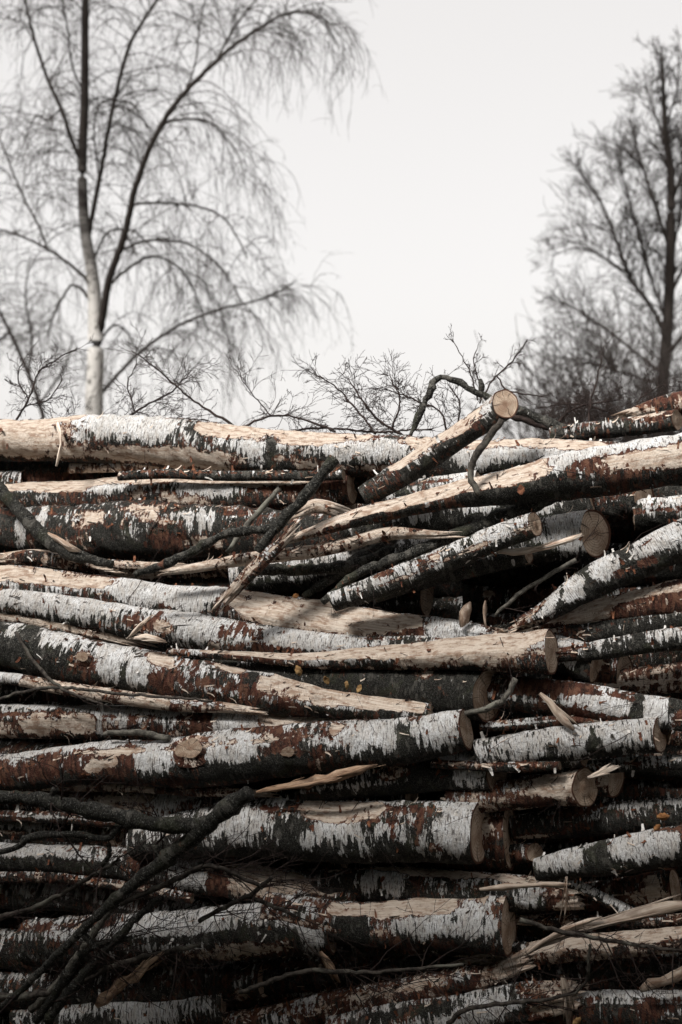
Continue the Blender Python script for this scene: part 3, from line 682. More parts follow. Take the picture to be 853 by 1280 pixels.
# logs further back that close the gaps between the front ones
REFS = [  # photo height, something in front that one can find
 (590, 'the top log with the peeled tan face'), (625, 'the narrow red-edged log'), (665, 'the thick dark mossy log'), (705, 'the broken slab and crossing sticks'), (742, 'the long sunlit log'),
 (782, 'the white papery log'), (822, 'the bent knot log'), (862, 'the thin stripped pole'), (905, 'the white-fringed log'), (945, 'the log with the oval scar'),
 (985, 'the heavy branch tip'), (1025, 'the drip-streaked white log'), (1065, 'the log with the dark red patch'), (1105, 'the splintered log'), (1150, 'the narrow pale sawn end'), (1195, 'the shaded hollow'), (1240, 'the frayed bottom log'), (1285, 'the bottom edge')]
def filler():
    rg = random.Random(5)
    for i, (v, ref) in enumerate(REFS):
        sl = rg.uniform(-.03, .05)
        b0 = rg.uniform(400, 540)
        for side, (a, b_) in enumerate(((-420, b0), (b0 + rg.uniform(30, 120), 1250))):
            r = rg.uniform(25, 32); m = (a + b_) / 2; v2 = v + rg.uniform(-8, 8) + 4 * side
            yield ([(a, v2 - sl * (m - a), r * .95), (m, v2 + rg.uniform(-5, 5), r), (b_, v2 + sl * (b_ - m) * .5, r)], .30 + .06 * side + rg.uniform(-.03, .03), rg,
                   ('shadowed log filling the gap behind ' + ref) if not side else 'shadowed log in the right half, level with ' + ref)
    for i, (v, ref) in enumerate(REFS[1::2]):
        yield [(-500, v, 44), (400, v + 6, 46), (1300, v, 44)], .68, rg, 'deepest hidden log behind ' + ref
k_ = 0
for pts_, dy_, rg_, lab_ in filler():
    log(lab_, pts_, (rg_.uniform(-.4, .3), rg_.uniform(-.3, .4), rg_.uniform(.5, 1.1)), dy=dy_, res=.03, nt_=22,  # extra dark bark paints the shade of the gaps onto these logs
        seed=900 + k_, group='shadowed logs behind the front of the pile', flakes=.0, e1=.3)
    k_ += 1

# ------------------------------------------------------------------ unseen spruces added behind and beside the camera to shade the foot of the pile
def shade_blocker(label, spots, hmin, hmax, seed):
    rng = np.random.default_rng(seed)
    V, F = [], []
    for sp in spots:
        bx, by = sp[:2]
        hgt = hmin + (hmax - hmin) * rng.uniform(0, 1) if len(sp) == 2 else sp[2]; rad = hgt * rng.uniform(.17, .23); b0 = len(V); n = 9
        V += [np.array([bx + math.cos(q * 6.283 / n) * rad * .55, by + math.sin(q * 6.283 / n) * rad * .55, .1]) for q in range(n)] + [np.array([bx, by, hgt * .93])]
        F += [(b0 + q, b0 + (q + 1) % n, b0 + n, b0 + n) [:3] for q in range(n)]
        for j in range(300):
            z = hgt * (1 - rng.uniform(0, 1) ** .55) + .1; rr = rad * (1 - z / hgt) + .08; an = rng.uniform(0, 6.283); ro = rr * rng.uniform(.4, 1)
            c = np.array([bx + math.cos(an) * ro, by + math.sin(an) * ro, z])
            o_ = np.array([math.cos(an), math.sin(an), -.35]); sd_ = np.array([-math.sin(an), math.cos(an), rng.normal(0, .2)])
            l, w = rng.uniform(.25, .6), rng.uniform(.08, .2); b0 = len(V)
            V += [c - sd_ * w * .4, c + o_ * l * .5 - sd_ * w, c + o_ * l, c + o_ * l * .5 + sd_ * w]; F.append((b0, b0 + 1, b0 + 2, b0 + 3))
    o = mesh_obj('added_spruces', V, F, M['spruce'])
    tag(o, label, 'shade_blocker', kind='stuff')
rq = random.Random(3)
edge = []
for i in range(24):
    t_ = -5.5 + i * .62
    edge.append((-4.2 + .707 * t_ + rq.uniform(-.3, .3), .76 - .707 * t_ + rq.uniform(-.3, .3), 9.05 + .76 * t_ + rq.uniform(-.95, .95)))
edge += [(3.6 + i * .35 + rq.uniform(-.3, .3), -1.6 + i * .85, rq.uniform(3.6, 4.6)) for i in range(7)]
shade_blocker('unseen spruces added behind and beside the camera to shade the pile', edge, 7, 10, 77)

# ------------------------------------------------------------------ sticks and branches lying on the pile
def px_path(pts, dy, n=None, jit=.002, seed=0, absY=None):
    rng = np.random.default_rng(seed)
    ctrl = []
    for p in pts:
        u, v, r = p[:3]; Y = (absY + (p[3] if len(p) > 3 else 0)) if absY else depth(u, v, dy + (p[3] if len(p) > 3 else 0))
        w, k = at(u, v, Y); ctrl.append([*w, r * k])
    L = np.linalg.norm(np.diff(np.array(ctrl)[:, :3], axis=0), axis=1).sum()
    C, s = spline(ctrl, n or max(6, int(L / .02)))
    P = C[:, :3] + rng.normal(0, 1, (len(C), 3)) * jit
    return P, np.maximum(C[:, 3] * (1 + rng.normal(0, .05, len(C))), .0006)

def grow(rng, p, d, ln, r, level, out, droop=0.0, wig=.25, kids=4, spread=.8, up=0.0, seg=7, rmin=.0008, ratio=.5):
    """a bare twig that forks; appends tubes to out"""
    pts = [p]; rad = [r]; d = d / np.linalg.norm(d)
    st = ln / seg
    for i in range(seg):
        d = d + rng.normal(0, wig * .5, 3) + np.array([0, 0, up - droop]) * st
        d /= np.linalg.norm(d); p = p + d * st; pts.append(p); rad.append(max(rmin, r * (1 - .75 * (i + 1) / seg)))
    out.append((np.array(pts), np.array(rad)))
    if level > 0:
        for k in range(kids):
            i = int(rng.integers(1, seg)); q = pts[i]
            dd = pts[min(seg, i + 1)] - pts[i - 1]; dd /= np.linalg.norm(dd)
            side = rng.normal(0, 1, 3); side -= dd * (side @ dd); side /= np.linalg.norm(side)
            grow(rng, q, dd + side * spread * rng.uniform(.6, 1.3), ln * ratio * rng.uniform(.6, 1.2), max(rmin, rad[i] * .6), level - 1, out, droop, wig, max(2, kids - 1), spread, up, max(4, seg - 1), rmin, ratio)

def stick(label, paths, mat='stick', dy=-.2, twigs=0, seed=0, name='branch', cat='branch', sides=9, tlen=.2, tr=.0025, tlev=1, absY=None, droop=0, up=0, group=None, kids=4, tspread=.8, broken=False):
    """a branch: its main stem, side branches as parts, and fine twigs as one part"""
    rng = np.random.default_rng(seed + 5000)
    root = None; org = None; tw = []
    thick = mat in ('stick', 'grey') and max(p[2] for p in paths[0]) >= 6
    mk = np.array([-2.0, -1.5, 2.2 if mat == 'stick' else 1.8])
    for i, pts in enumerate(paths):
        P, R = px_path(pts, dy, seed=seed + i, absY=absY)
        # close the ends
        T0 = P[0] - P[1]; T1 = P[-1] - P[-2]
        P = np.vstack([P[0] + T0 * .02, P, P[-1] + T1 * .02]); R = np.concatenate([[R[0] * .05], R, [R[-1] * .05]])
        if thick: R = R * (1 + .10 * np.sin(np.arange(len(R)) * .9 + seed) + .08 * rng.normal(0, 1, len(R)))
        if broken: R = R * (1 + .25 * np.sin(np.arange(len(R)) * 1.7 + seed))
        v, fc, lc, th = tubes([(P, R)], sides)
        if root is None:
            org = P[len(P) // 2]
            root = mesh_obj(name, v, fc, M['bark'] if thick else M[mat], None, org, attrs={'lc': lc, 'msk': np.tile(mk, (len(th), 1))})
            tag(root, label, cat, group)
        else:
            mesh_obj('side_branch', v, fc, M['bark'] if thick else M[mat], root, org, attrs={'lc': lc, 'msk': np.tile(mk, (len(th), 1))})
        for k in range(twigs if i == 0 else max(1, twigs // 2) if twigs else 0):
            q = int(rng.integers(len(P) // 5, len(P) - 1)); d = P[min(q + 2, len(P) - 1)] - P[q - 2]; d /= np.linalg.norm(d) + 1e-9
            sd_ = rng.normal(0, 1, 3); sd_[1] *= .6
            grow(rng, P[q], d + sd_ * tspread, tlen * rng.uniform(.5, 1.3), tr, tlev, tw, droop, .3, kids, .8, up)
    if tw:
        v, fc, lc, th = tubes(tw, 4)
        o = mesh_obj('twigs', v, fc, M['twig'], root, org, attrs={'lc': lc, 'msk': np.stack([th * 0, th, th], -1)}); o['kind'] = 'stuff'
    return root

def splinter(label, pts, mat='wood', dy=-.2, seed=0, name='splinter', cat='splinter', thin=.22, fibres=9):
    """a flat torn piece of wood: a jagged ribbon with thickness and a few fibres standing off it"""
    rng = np.random.default_rng(seed + 300)
    P, R = px_path(pts, dy, n=4, jit=0, seed=seed); NS = int(np.clip(np.linalg.norm(P[-1] - P[0]) / .035, 5, 14))
    P, R = px_path(pts, dy, n=NS, jit=.0003, seed=seed)
    V, F, LC = [], [], []
    def ribbon(P, R, roll):
        T, N, U = frames(P); n = len(P); b0 = sum(len(x) for x in V)
        j1, j2 = np.clip(1 + rng.normal(0, .22, n), .4, 1.6), np.clip(1 + rng.normal(0, .22, n), .4, 1.6)
        A = N * math.cos(roll) + U * math.sin(roll); B = U * math.cos(roll) - N * math.sin(roll)
        j1[0] *= rng.uniform(.1, .8); j2[0] *= rng.uniform(.1, .8); j1[-1] *= rng.uniform(0, .5); j2[-1] *= rng.uniform(0, .5)
        q = np.stack([P - B * (R * j1)[:, None] - A * (R * thin)[:, None], P + B * (R * j2)[:, None] - A * (R * thin)[:, None],
                      P + B * (R * j2 * .9)[:, None] + A * (R * thin)[:, None], P - B * (R * j1 * .9)[:, None] + A * (R * thin)[:, None]], 1)
        V.append(q.reshape(-1, 3)); F.append(grid_faces(n, 4) + b0)
        F.append(np.array([[b0, b0 + 1, b0 + 2, b0 + 3], [b0 + 4 * n - 1, b0 + 4 * n - 2, b0 + 4 * n - 3, b0 + 4 * n - 4]]))
        s_ = np.arange(n) * .02
        LC.append(np.stack([np.repeat(s_, 4) + seed, np.tile([0, .02, .02, 0], n) * 1.0, np.tile([0, 0, .01, .01], n)], -1))
    roll = rng.uniform(-.4, .4)
    ribbon(P, R, roll)
    for k in range(fibres):
        i = int(rng.integers(0, NS - 3)); e = int(rng.integers(i + 3, NS + 1)); d = rng.normal(0, 1, 3) * R.mean() * .7
        ramp = np.linspace(0, 1, e - i)[:, None]
        ribbon(P[i:e] + d * (.4 + ramp), R[i:e] * rng.uniform(.15, .4), roll + rng.normal(0, .5))
    org = P[NS // 2]
    o = mesh_obj(name, np.vstack(V), np.vstack(F), M[mat], None, org, False, {'lc': np.vstack(LC)})
    return tag(o, label, cat)

stick('straight dark broken stick leaning across the torn tip of the large log', [[(322, 690, 6), (345, 660, 7), (385, 615, 7), (418, 573, 8)]], 'stick', -.36, seed=1)
stick('curved dark branch bending left from the foot of the leaning stick', [[(168, 719, 4), (220, 700, 6), (285, 668, 6), (345, 661, 6)]], 'grey', -.34, seed=2)
stick('thin pale stick crossing behind the leaning dark stick', [[(284, 692, 3), (310, 655, 4), (350, 610, 3)]], 'grey', -.27, seed=4)
stick('dark diagonal pole at the left edge across the mossy log', [[(-60, 545, 7), (0, 612, 8), (70, 682, 9), (140, 706, 5)]], 'stick', -.12, seed=5)
splinter('tan bark-stripped splinter beside the dark pole at the left edge', [(60, 666, 2), (80, 680, 5), (98, 690, 2)], 'wood', -.16, seed=6, name='splinter', cat='splinter')
splinter('thin peeled strip hanging down the front of the top log', [(72, 528, 4), (76, 550, 4), (74, 572, 4), (71, 583, 5)], 'wood', -.06, seed=7, name='wood_strip', cat='strip', fibres=1)
stick('long dark green stick running up under the greenish-grey slanting log', [[(404, 752, 4), (450, 716, 6), (540, 682, 7), (640, 640, 10), (700, 618, 10)]], 'stick', -.16, seed=8)
stick('black branch lying flat in the gap under the crossing sticks', [[(300, 712, 7), (380, 712, 7), (440, 706, 8), (500, 684, 6)]], 'stick', -.10, seed=9, twigs=6, tlen=.15)
stick('dark crooked stick rising from the gap left of the greenish-grey log', [[(380, 745, 4), (430, 712, 8), (480, 680, 9)]], 'stick', -.08, seed=10)
stick('thin twig of dark wood propped under the leaning log', [[(600, 620, 4), (588, 590, 4), (605, 555, 5), (628, 525, 4)]], 'stick', -.34, seed=11)
splinter('flat tan splinter resting across the white papery log', [(207, 802, 3), (180, 797, 4), (158, 798, 2)], 'wood', -.22, seed=12)
splinter('slanting tan splinter propped against the white papery log', [(160, 798, 2.5), (176, 782, 3), (191, 768, 1.5)], 'wood', -.23, seed=112)
splinter('slender tan stick wedged above the drip-streaked white log', [(320, 990, 2), (360, 983, 5), (420, 971, 6), (472, 955, 3)], 'brownwood', -.24, seed=13, name='stripped_stick', cat='stick')
stick('thin pale stick along the top of the oval-scarred log at the left', [[(130, 917, 3), (175, 916, 4), (212, 923, 4)]], 'grey', -.20, seed=14)
stick('curved dark twig springing from the slanting cut tip', [[(582, 892, 3), (610, 885, 4), (632, 872, 4), (644, 848, 4)]], 'grey', -.2, seed=15, twigs=4, tlen=.12)
splinter('pale slat leaning in the hollow right of the mossy grey log', [(676, 866, 4), (695, 888, 6), (718, 912, 5)], 'greywood', -.16, seed=16, name='slat', cat='slat', fibres=1)
splinter('upright chip standing in the dark gap, wider of two', [(577, 784, 6), (581, 768, 7), (588, 752, 4)], 'greywood', -.14, seed=17, name='wood_chip', cat='chip', fibres=1)
splinter('upright chip standing in the dark gap, narrower of two', [(608, 786, 4), (606, 768, 4), (607, 751, 3)], 'greywood', -.14, seed=18, name='wood_chip', cat='chip', fibres=1)
splinter('short splinter jutting from the pinkish barkless log', [(735, 972, 2), (752, 966, 4), (772, 957, 3)], 'wood', -.14, seed=19, name='splinter', cat='splinter')
splinter('bent pale stick reaching from the tall brown sawn face to the right edge', [(640, 1198, 4), (680, 1178, 5), (730, 1160, 6), (800, 1143, 6), (900, 1120, 6)], 'greywood', -.36, seed=20, name='stripped_stick', cat='stick')
splinter('thin pale stick splitting off above the bent pale stick', [(655, 1194, 2), (700, 1165, 3), (752, 1146, 3)], 'wood', -.37, seed=21, name='stripped_stick', cat='stick')
splinter('straw-coloured lath along the torn top of the splintered log', [(600, 1112, 3), (650, 1108, 4), (714, 1105, 3)], 'wood', -.36, seed=22, name='lath', cat='lath', fibres=1)
splinter('hanging straw splinter at the torn end of the splintered log', [(709, 1096, 3), (708, 1125, 3), (705, 1152, 1.5)], 'wood', -.36, seed=23, name='splinter', cat='splinter')
splinter('bent dangling splinter under the frayed bottom log end', [(703, 1222, 4), (709, 1245, 6), (712, 1290, 6)], 'greywood', -.42, seed=24, name='splinter', cat='splinter')
splinter('pale pointed splinter standing in the dark lower left', [(120, 1256, 9), (145, 1235, 7), (172, 1218, 5), (204, 1189, 2)], 'brownwood', -.52, seed=25, name='splinter', cat='splinter')
splinter('brown flaking bark strip hanging under the narrow pale sawn end', [(400, 1190, 4), (412, 1210, 6), (425, 1228, 3)], 'brownwood', -.40, seed=26, name='bark_strip', cat='strip', fibres=1)
splinter('pole leaning in from the lower right corner', [(800, 1238, 5), (830, 1226, 7), (900, 1200, 8)], 'greywood', -.34, seed=27, name='stripped_stick', cat='stick')
splinter('thin tan shaving lying across the log ends at the upper right', [(600, 684, 2), (640, 690, 4), (680, 684, 4), (728, 668, 3)], 'wood', -.2, seed=28, name='wood_shaving', cat='shaving', fibres=4)
stick('long straight twig through the dark gap above the chequered log', [[(618, 770, 2), (660, 735, 3), (720, 700, 3)]], 'grey', -.10, seed=30, twigs=4, tlen=.15)
stick('dark rod under the chequered slanting log', [[(600, 790, 4), (680, 775, 6), (760, 755, 7)]], 'stick', -.02, seed=31)

# heavy branch across the lower left, nearer than the logs, and the brush under it
stick('heavy dark forked branch lying across the lower left of the pile',
      [[(312, 989, 9), (304, 995, 11), (262, 1028, 11), (205, 1076, 10), (165, 1106, 8), (130, 1137, 6.5), (70, 1195, 5), (0, 1262, 4), (-60, 1310, 3)],
       [(-120, 985, 7), (0, 995, 8), (60, 1001, 9), (130, 1016, 10), (195, 1030, 10), (258, 1031, 10)],
       [(-40, 1068, 3), (15, 1062, 4), (40, 1046, 5), (95, 1043, 4), (134, 1048, 4), (146, 1034, 4)],
       [(136, 1048, 4), (137, 1066, 3.5), (128, 1082, 3)],
       [(205, 1077, 5), (198, 1066, 4.4), (194, 1056, 4)], [(100, 1165, 5), (112, 1176, 4.5), (120, 1186, 4)], [(60, 1001, 5), (66, 992, 4.4), (70, 984, 4)]],
      'stick', -.62, twigs=5, seed=40, tlen=.35, tr=.004)
brush = [
 ('grey slender branch curving through the dark lower left brush', [[(40, 1262, 5), (80, 1220, 5), (118, 1165, 5), (160, 1110, 4), (215, 1060, 3)]], 41, 'grey'),
 ('branch arching under the heavy fork in the lower left brush', [[(45, 1275, 6), (90, 1210, 6), (110, 1185, 5), (165, 1172, 3)]], 42, 'grey'),
 ('straight dim branch rising beside the pointed splinter', [[(60, 1275, 6), (90, 1235, 7), (130, 1190, 6), (200, 1120, 4)]], 43, 'stick'),
 ('long thin twig sweeping right below the white shaved log', [[(150, 1130, 4), (220, 1100, 3.5), (262, 1082, 3), (330, 1110, 2.5)]], 44, 'stick'),
 ('low dark branch creeping along the bottom left corner', [[(-30, 1248, 5), (60, 1240, 5), (150, 1205, 4), (250, 1180, 3)]], 45, 'stick'),
 ('bushy dark twig spray in the hollow under the narrow pale end', [[(300, 1240, 3), (380, 1215, 3), (470, 1215, 2.5), (580, 1205, 2)]], 46, 'stick'),
 ('dark forked twig curling over the tan shaved stretch', [[(250, 1150, 3), (310, 1120, 3), (340, 1098, 2.5)], [(310, 1120, 3), (370, 1145, 2)]], 47, 'stick'),
 ('wiry twig crossing below the tall brown sawn face', [[(560, 1280, 3), (590, 1260, 3), (720, 1240, 2), (738, 1180, 2)]], 48, 'stick'),
 ('fine twig bundle at the left edge above the corner', [[(-30, 1150, 4), (30, 1140, 3.5), (90, 1110, 3), (150, 1075, 2)]], 49, 'stick'),
 ('dim twig trailing over the dark log at the lower right', [[(650, 1150, 3), (720, 1168, 3), (790, 1180, 2.5), (860, 1190, 2)]], 50, 'stick'),
 ('loose dark twig in front of the knot log at the left', [[(20, 790, 2), (45, 830, 2.5), (80, 862, 2), (130, 880, 1.5)]], 51, 'stick'),
 ('wiry twig drooping before the thin stripped pole', [[(-20, 880, 2), (60, 860, 2), (160, 868, 2), (265, 876, 1.5)]], 52, 'stick'),
]
for lab, pth, sd0, mt in brush:
    low = pth[0][0][1] > 1040
    stick(lab, pth, mt, -.50 if low else -.26, twigs=14 if low else 4, seed=sd0, tlen=.28 if low else .16, tr=.0026 if low else .0015, tlev=2 if low else 1, kids=3)

# brushwood lying behind the crest, seen against the sky
crest = [
 ('hooked dark branch with broken elbow standing on the crest', [[(514, 546, 4), (519, 530, 4.6), (529, 508, 4.8), (540, 485, 5), (542, 475, 5.5), (552, 472, 4.6), (572, 476, 4.6), (590, 488, 5), (610, 497, 5), (640, 509, 6), (690, 530, 7), (730, 548, 7)], [(603, 495, 4), (601, 484, 4.6), (600, 474, 4.2)], [(529, 508, 3), (522, 498, 2.5)]], .30, 6, .22, 60, 'stick'),
 ('forked budding twig rising highest behind the leaning log', [[(600, 505, 2.5), (612, 480, 2), (640, 452, 2), (661, 424, 1.3)], [(598, 500, 2), (585, 460, 1.6), (565, 424, 1)], [(606, 498, 2), (592, 452, 1.5), (596, 436, 1)], [(622, 470, 2), (636, 488, 2), (680, 496, 1.5)]], .3, 7, .14, 61, 'twig'),
 ('curly budding twig above the peeled end of the top log', [[(18, 530, 3), (38, 495, 2.5), (52, 462, 2), (95, 436, 1.5)], [(30, 508, 2), (60, 500, 1.6), (78, 474, 1.3)], [(36, 500, 2), (22, 470, 1.5), (32, 448, 1)]], .25, 16, .22, 62, 'twig'),
 ('long thin branch leaning left behind the top log', [[(292, 532, 4), (262, 514, 3), (236, 496, 2.5), (192, 458, 2), (165, 438, 1.3)]], .30, 12, .34, 63, 'twig'),
 ('fine twig spray behind the crest under the birch', [[(150, 530, 3), (180, 508, 2.5), (215, 490, 2), (240, 462, 1.2)], [(170, 516, 2), (160, 480, 1.4), (172, 455, 1)]], .45, 14, .34, 64, 'twig'),
 ('low arching twig trailing right along the crest', [[(300, 535, 3), (340, 520, 2.6), (378, 524, 2.6), (420, 540, 3)], [(340, 520, 2), (320, 498, 1.5), (300, 470, 1)]], .35, 14, .30, 65, 'twig'),
 ('twig poking in from the clear gap of sky over the crest', [[(470, 542, 3), (440, 505, 2.4), (415, 480, 1.8), (375, 458, 1)]], .35, 12, .28, 66, 'twig'),
 ('dense spray of dark twigs left of the hooked branch', [[(505, 545, 4), (470, 522, 3), (450, 495, 2.4), (436, 474, 1.4)], [(490, 535, 3), (500, 500, 2), (488, 470, 1.2)]], .42, 20, .30, 67, 'twig'),
 ('tangle of twigs between the hooked branch and the leaning log', [[(560, 545, 3), (550, 515, 2.4), (520, 500, 2), (480, 486, 1.2)], [(570, 540, 3), (575, 505, 2), (560, 480, 1.2)]], .45, 16, .28, 68, 'twig'),
 ('tall bent twig rising at the right before the blurred bushes', [[(735, 548, 4), (738, 505, 3), (748, 470, 2), (756, 432, 1.2)]], .30, 8, .24, 69, 'twig'),
 ('flat dark brush heap lying behind the right end of the crest', [[(640, 520, 5), (700, 536, 5), (780, 530, 5), (860, 515, 5)], [(690, 535, 4), (720, 510, 3), (770, 500, 2)], [(760, 532, 4), (800, 510, 3), (860, 500, 2)]], .40, 28, .32, 70, 'twig'),
 ('spreading twig fan behind the pale log at the right edge', [[(800, 545, 4), (770, 520, 3), (720, 505, 2.4), (670, 510, 1.4)], [(790, 535, 3), (800, 500, 2), (830, 480, 1.2)]], .48, 22, .30, 71, 'twig'),
 ('low twigs lying over the middle of the crest', [[(330, 545, 3), (400, 535, 3), (470, 540, 2.6), (540, 536, 2)]], .42, 24, .26, 72, 'twig'),
 ('low twigs lying over the crest beneath the birch trunk', [[(0, 535, 4), (70, 524, 3), (160, 522, 3), (260, 525, 2)]], .42, 22, .26, 73, 'twig'),
]
for lab, pth, d_, ntw, tl, sd0, mt in crest:
    pth = [[(a, b, c * (.5 if c < 4.5 else .9)) for a, b, c in q] for q in pth]
    stick(lab, pth, mt, d_, twigs=int(ntw * 1.9), seed=sd0, tlen=tl * .42, tr=.0013, tlev=2, kids=3, up=.1, sides=7)

# ------------------------------------------------------------------ leaves and ochre scraps
def leaf(label, u, v, size, dy, seed, mat='leaf', name='dead_leaf', cat='leaf', n=1):
    rng = np.random.default_rng(seed)
    c, k = at(u, v, depth(u, v, dy)); L = size * k
    a = rng.normal(0, 1, 3); a[1] *= .3; a /= np.linalg.norm(a); b_ = np.cross(a, rng.normal(0, 1, 3)); b_ /= np.linalg.norm(b_); nn = np.cross(a, b_)
    V = []; F = []
    for i, x in enumerate(np.linspace(0, 1, 7)):
        w = math.sin(math.pi * min(1, x * .9 + .08)) ** .8 * .34 * (1 + .12 * (-1) ** i)
        for y in (-1, 0, 1):
            V.append(c + a * L * (x - .5) + b_ * L * w * y + nn * L * (.16 * abs(y) + .25 * (x - .5) ** 2))
    F = [(3 * i + j, 3 * i + j + 1, 3 * i + j + 4, 3 * i + j + 3) for i in range(6) for j in range(2)]
    o = mesh_obj(name, V, np.array(F), M[mat], None, c, attrs={'lc': np.array(V)})
    md = o.modifiers.new('thickness', 'SOLIDIFY'); md.thickness = .0008
    return tag(o, label, cat)
leaf('curled orange dead leaf on the blotched white log at the lower right', 829, 1022, 16, -.36, 3)
leaf('smaller orange dead leaf folded beside the curled one', 822, 1035, 11, -.36, 8)
leaf('dry leaf caught in the crossing sticks of the dark gap', 369, 745, 9, -.22, 5)
leaf('ochre bark scrap standing on the knot log, largest of the row', 374, 838, 14, -.28, 4, 'ochre', 'bark_scrap', 'scrap')
leaf('ochre bark scrap, left end of the row on the shaved tan end', 409, 850, 12, -.28, 6, 'ochre', 'bark_scrap', 'scrap')
leaf('ochre bark scrap, middle of the row on the shaved tan end', 432, 857, 12, -.28, 7, 'ochre', 'bark_scrap', 'scrap')
leaf('ochre bark scrap, right end of the row on the shaved tan end', 450, 861, 11, -.28, 9, 'ochre', 'bark_scrap', 'scrap')
leaf('ochre scrap of bark lying in the bottom right', 722, 1278, 14, -.5, 10, 'ochre', 'bark_scrap', 'scrap')
leaf('brown curled bark scrap by the torn end of the large log', 652, 613, 14, -.40, 12, 'inner', 'bark_scrap', 'scrap')

# ------------------------------------------------------------------ litter caught on the pile: fine twigs, shreds of bark and chips too many to count
def litter():
    rng = np.random.default_rng(21)
    bpy.context.view_layer.update()
    dg = bpy.context.evaluated_depsgraph_get()
    tw, V, F, MI, LC = [], [], [], [], []
    zones = [(0, 853, 560, 1280, 800), (420, 720, 690, 790, 60), (600, 853, 880, 1280, 130), (0, 330, 1040, 1280, 330), (330, 640, 1170, 1280, 70)]
    for (u0, u1, v0, v1, cnt) in zones:
        for k in range(cnt):
            u, v = rng.uniform(u0, u1), rng.uniform(v0, v1)
            p, _ = at(u, v, 4.0); o_ = Vector((0, 0, H)); d = (Vector(p) - o_).normalized()
            hit, loc, nrm, idx, ob, mt = SC.ray_cast(dg, o_, d, distance=8.0)
            if not hit or ob.name.split('.')[0] not in ('birch_log',): continue
            loc = np.array(loc); nrm = np.array(nrm)
            if rng.random() < .42:
                a = rng.normal(0, 1, 3) * [1, .35, .55]; a -= nrm * (a @ nrm) * .8; a /= np.linalg.norm(a)
                grow(rng, loc + nrm * .004 - a * .05, a + nrm * .12, rng.uniform(.07, .34), rng.uniform(.0009, .0024), int(rng.random() < .5), tw, .4, .22, 2, .8, 0, 6, .0006, .5)
            else:
                a = rng.normal(0, 1, 3); a -= nrm * (a @ nrm); a /= np.linalg.norm(a); w = np.cross(nrm, a)
                ln, wd = rng.uniform(.012, .075), rng.uniform(.002, .010); cu = rng.uniform(-.6, 1.2); b0 = len(V)
                lift = rng.uniform(.001, .006)
                for q in range(5):
                    x = q / 4 - .5; ww = wd * .5 * (1 - abs(x)) * rng.uniform(.7, 1.3)
                    c = loc + a * ln * x + nrm * (lift + ln * .6 * abs(cu) * (x * x)) + w * ln * .15 * cu * x * x
                    V += [c - w * ww, c + w * ww]; LC += [[x * ln + k, 0, 0], [x * ln + k, wd, 0]]
                F += [(b0 + 2 * q, b0 + 2 * q + 1, b0 + 2 * q + 3, b0 + 2 * q + 2) for q in range(4)]
                MI += [int(rng.choice([0, 1, 2, 3], p=[.16, .3, .24, .3]))] * 4
    o = mesh_obj('bark_litter', V, np.array(F), [M['paper'], M['inner'], M['wood'], M['dirt']], None, None, True, {'lc': LC}, MI)
    tag(o, 'shreds of bark and wood chips littered over the whole log pile', 'litter', kind='stuff')
    v, fc, lc, th = tubes(tw, 4)
    o = mesh_obj('twig_litter', v, fc, M['twig'], None, None, True, {'lc': lc})
    tag(o, 'fine loose twigs caught all over the log pile', 'twigs', kind='stuff')
litter()

# ------------------------------------------------------------------ trees
def tree(label, Y, limbs, seed, name='birch_tree', twig=dict(), white=1.0, ydev=.25, mat='tree'):
    rng = np.random.default_rng(seed)
    base, k0 = at(limbs[0][0][0], limbs[0][0][1], Y); base = np.array([base[0], Y, 0.0])
    root = bpy.data.objects.new(name, None); COL.objects.link(root); root.location = base; tag(root, label, 'tree')
    tw = []
    for i, pts in enumerate(limbs):
        ang = rng.uniform(-1, 1) * ydev * (0 if i == 0 else 1)
        u0 = pts[0][0]; v0 = pts[0][1]
        ctrl = []
        if i == 0: ctrl.append([*base, pts[0][2] * k0 * 1.25])
        for (u, v, r) in pts:
            w, k = at(u, v, Y); dist = math.hypot(u - u0, v - v0) * k
            w, k = at(u, v, Y + ang * 3.0 * dist * .4); ctrl.append([*w, r * k])
        C, s = spline(ctrl, max(10, int(len(ctrl) * 9)))
        P, R = C[:, :3] + rng.normal(0, .0 if i == 0 else .004, (len(C), 3)), np.maximum(C[:, 3] * (1 if i == 0 else .78), .004)
        v_, fc, lc, th = tubes([(P, R)], 10 if i == 0 else 7)
        thk = np.clip(th / .135, 0, 1) * white
        mesh_obj('trunk' if i == 0 else 'limb', v_, fc, M[mat], root, base, attrs={'lc': lc, 'msk': np.stack([thk, th, th], -1)})
        twig['fn'](rng, P, R, s, tw, i)
    v_, fc, lc, th = tubes(tw, 3)
    mesh_obj('crown', v_, fc, M[mat], root, base, attrs={'lc': lc, 'msk': np.stack([th * 0, th, th], -1)})
    return root

def strand(rng, p, d, ln, r, out, droop, sub=3):
    n = 9; pts = [p]; d = d / np.linalg.norm(d)
    for i in range(n):
        d = d + np.array([0, 0, -droop]) * (ln / n) + rng.normal(0, .15, 3); d /= np.linalg.norm(d)
        p = p + d * ln / n; pts.append(p)
    pts = np.array(pts); out.append((pts, np.linspace(r, r * .35, n + 1)))
    for k in range(sub):
        i = int(rng.integers(1, n)); q = pts[i]; dd = pts[i] - pts[i - 1]; dd /= np.linalg.norm(dd)
        side = rng.normal(0, .9, 3); m = 5; l2 = ln * rng.uniform(.12, .38); pp = [q]; e = dd + side; e /= np.linalg.norm(e)
        for j in range(m):
            e = e + np.array([0, 0, -droop * 1.3]) * (l2 / m) + rng.normal(0, .1, 3); e /= np.linalg.norm(e); q = q + e * l2 / m; pp.append(q)
        out.append((np.array(pp), np.linspace(r * .6, r * .3, m + 1)))

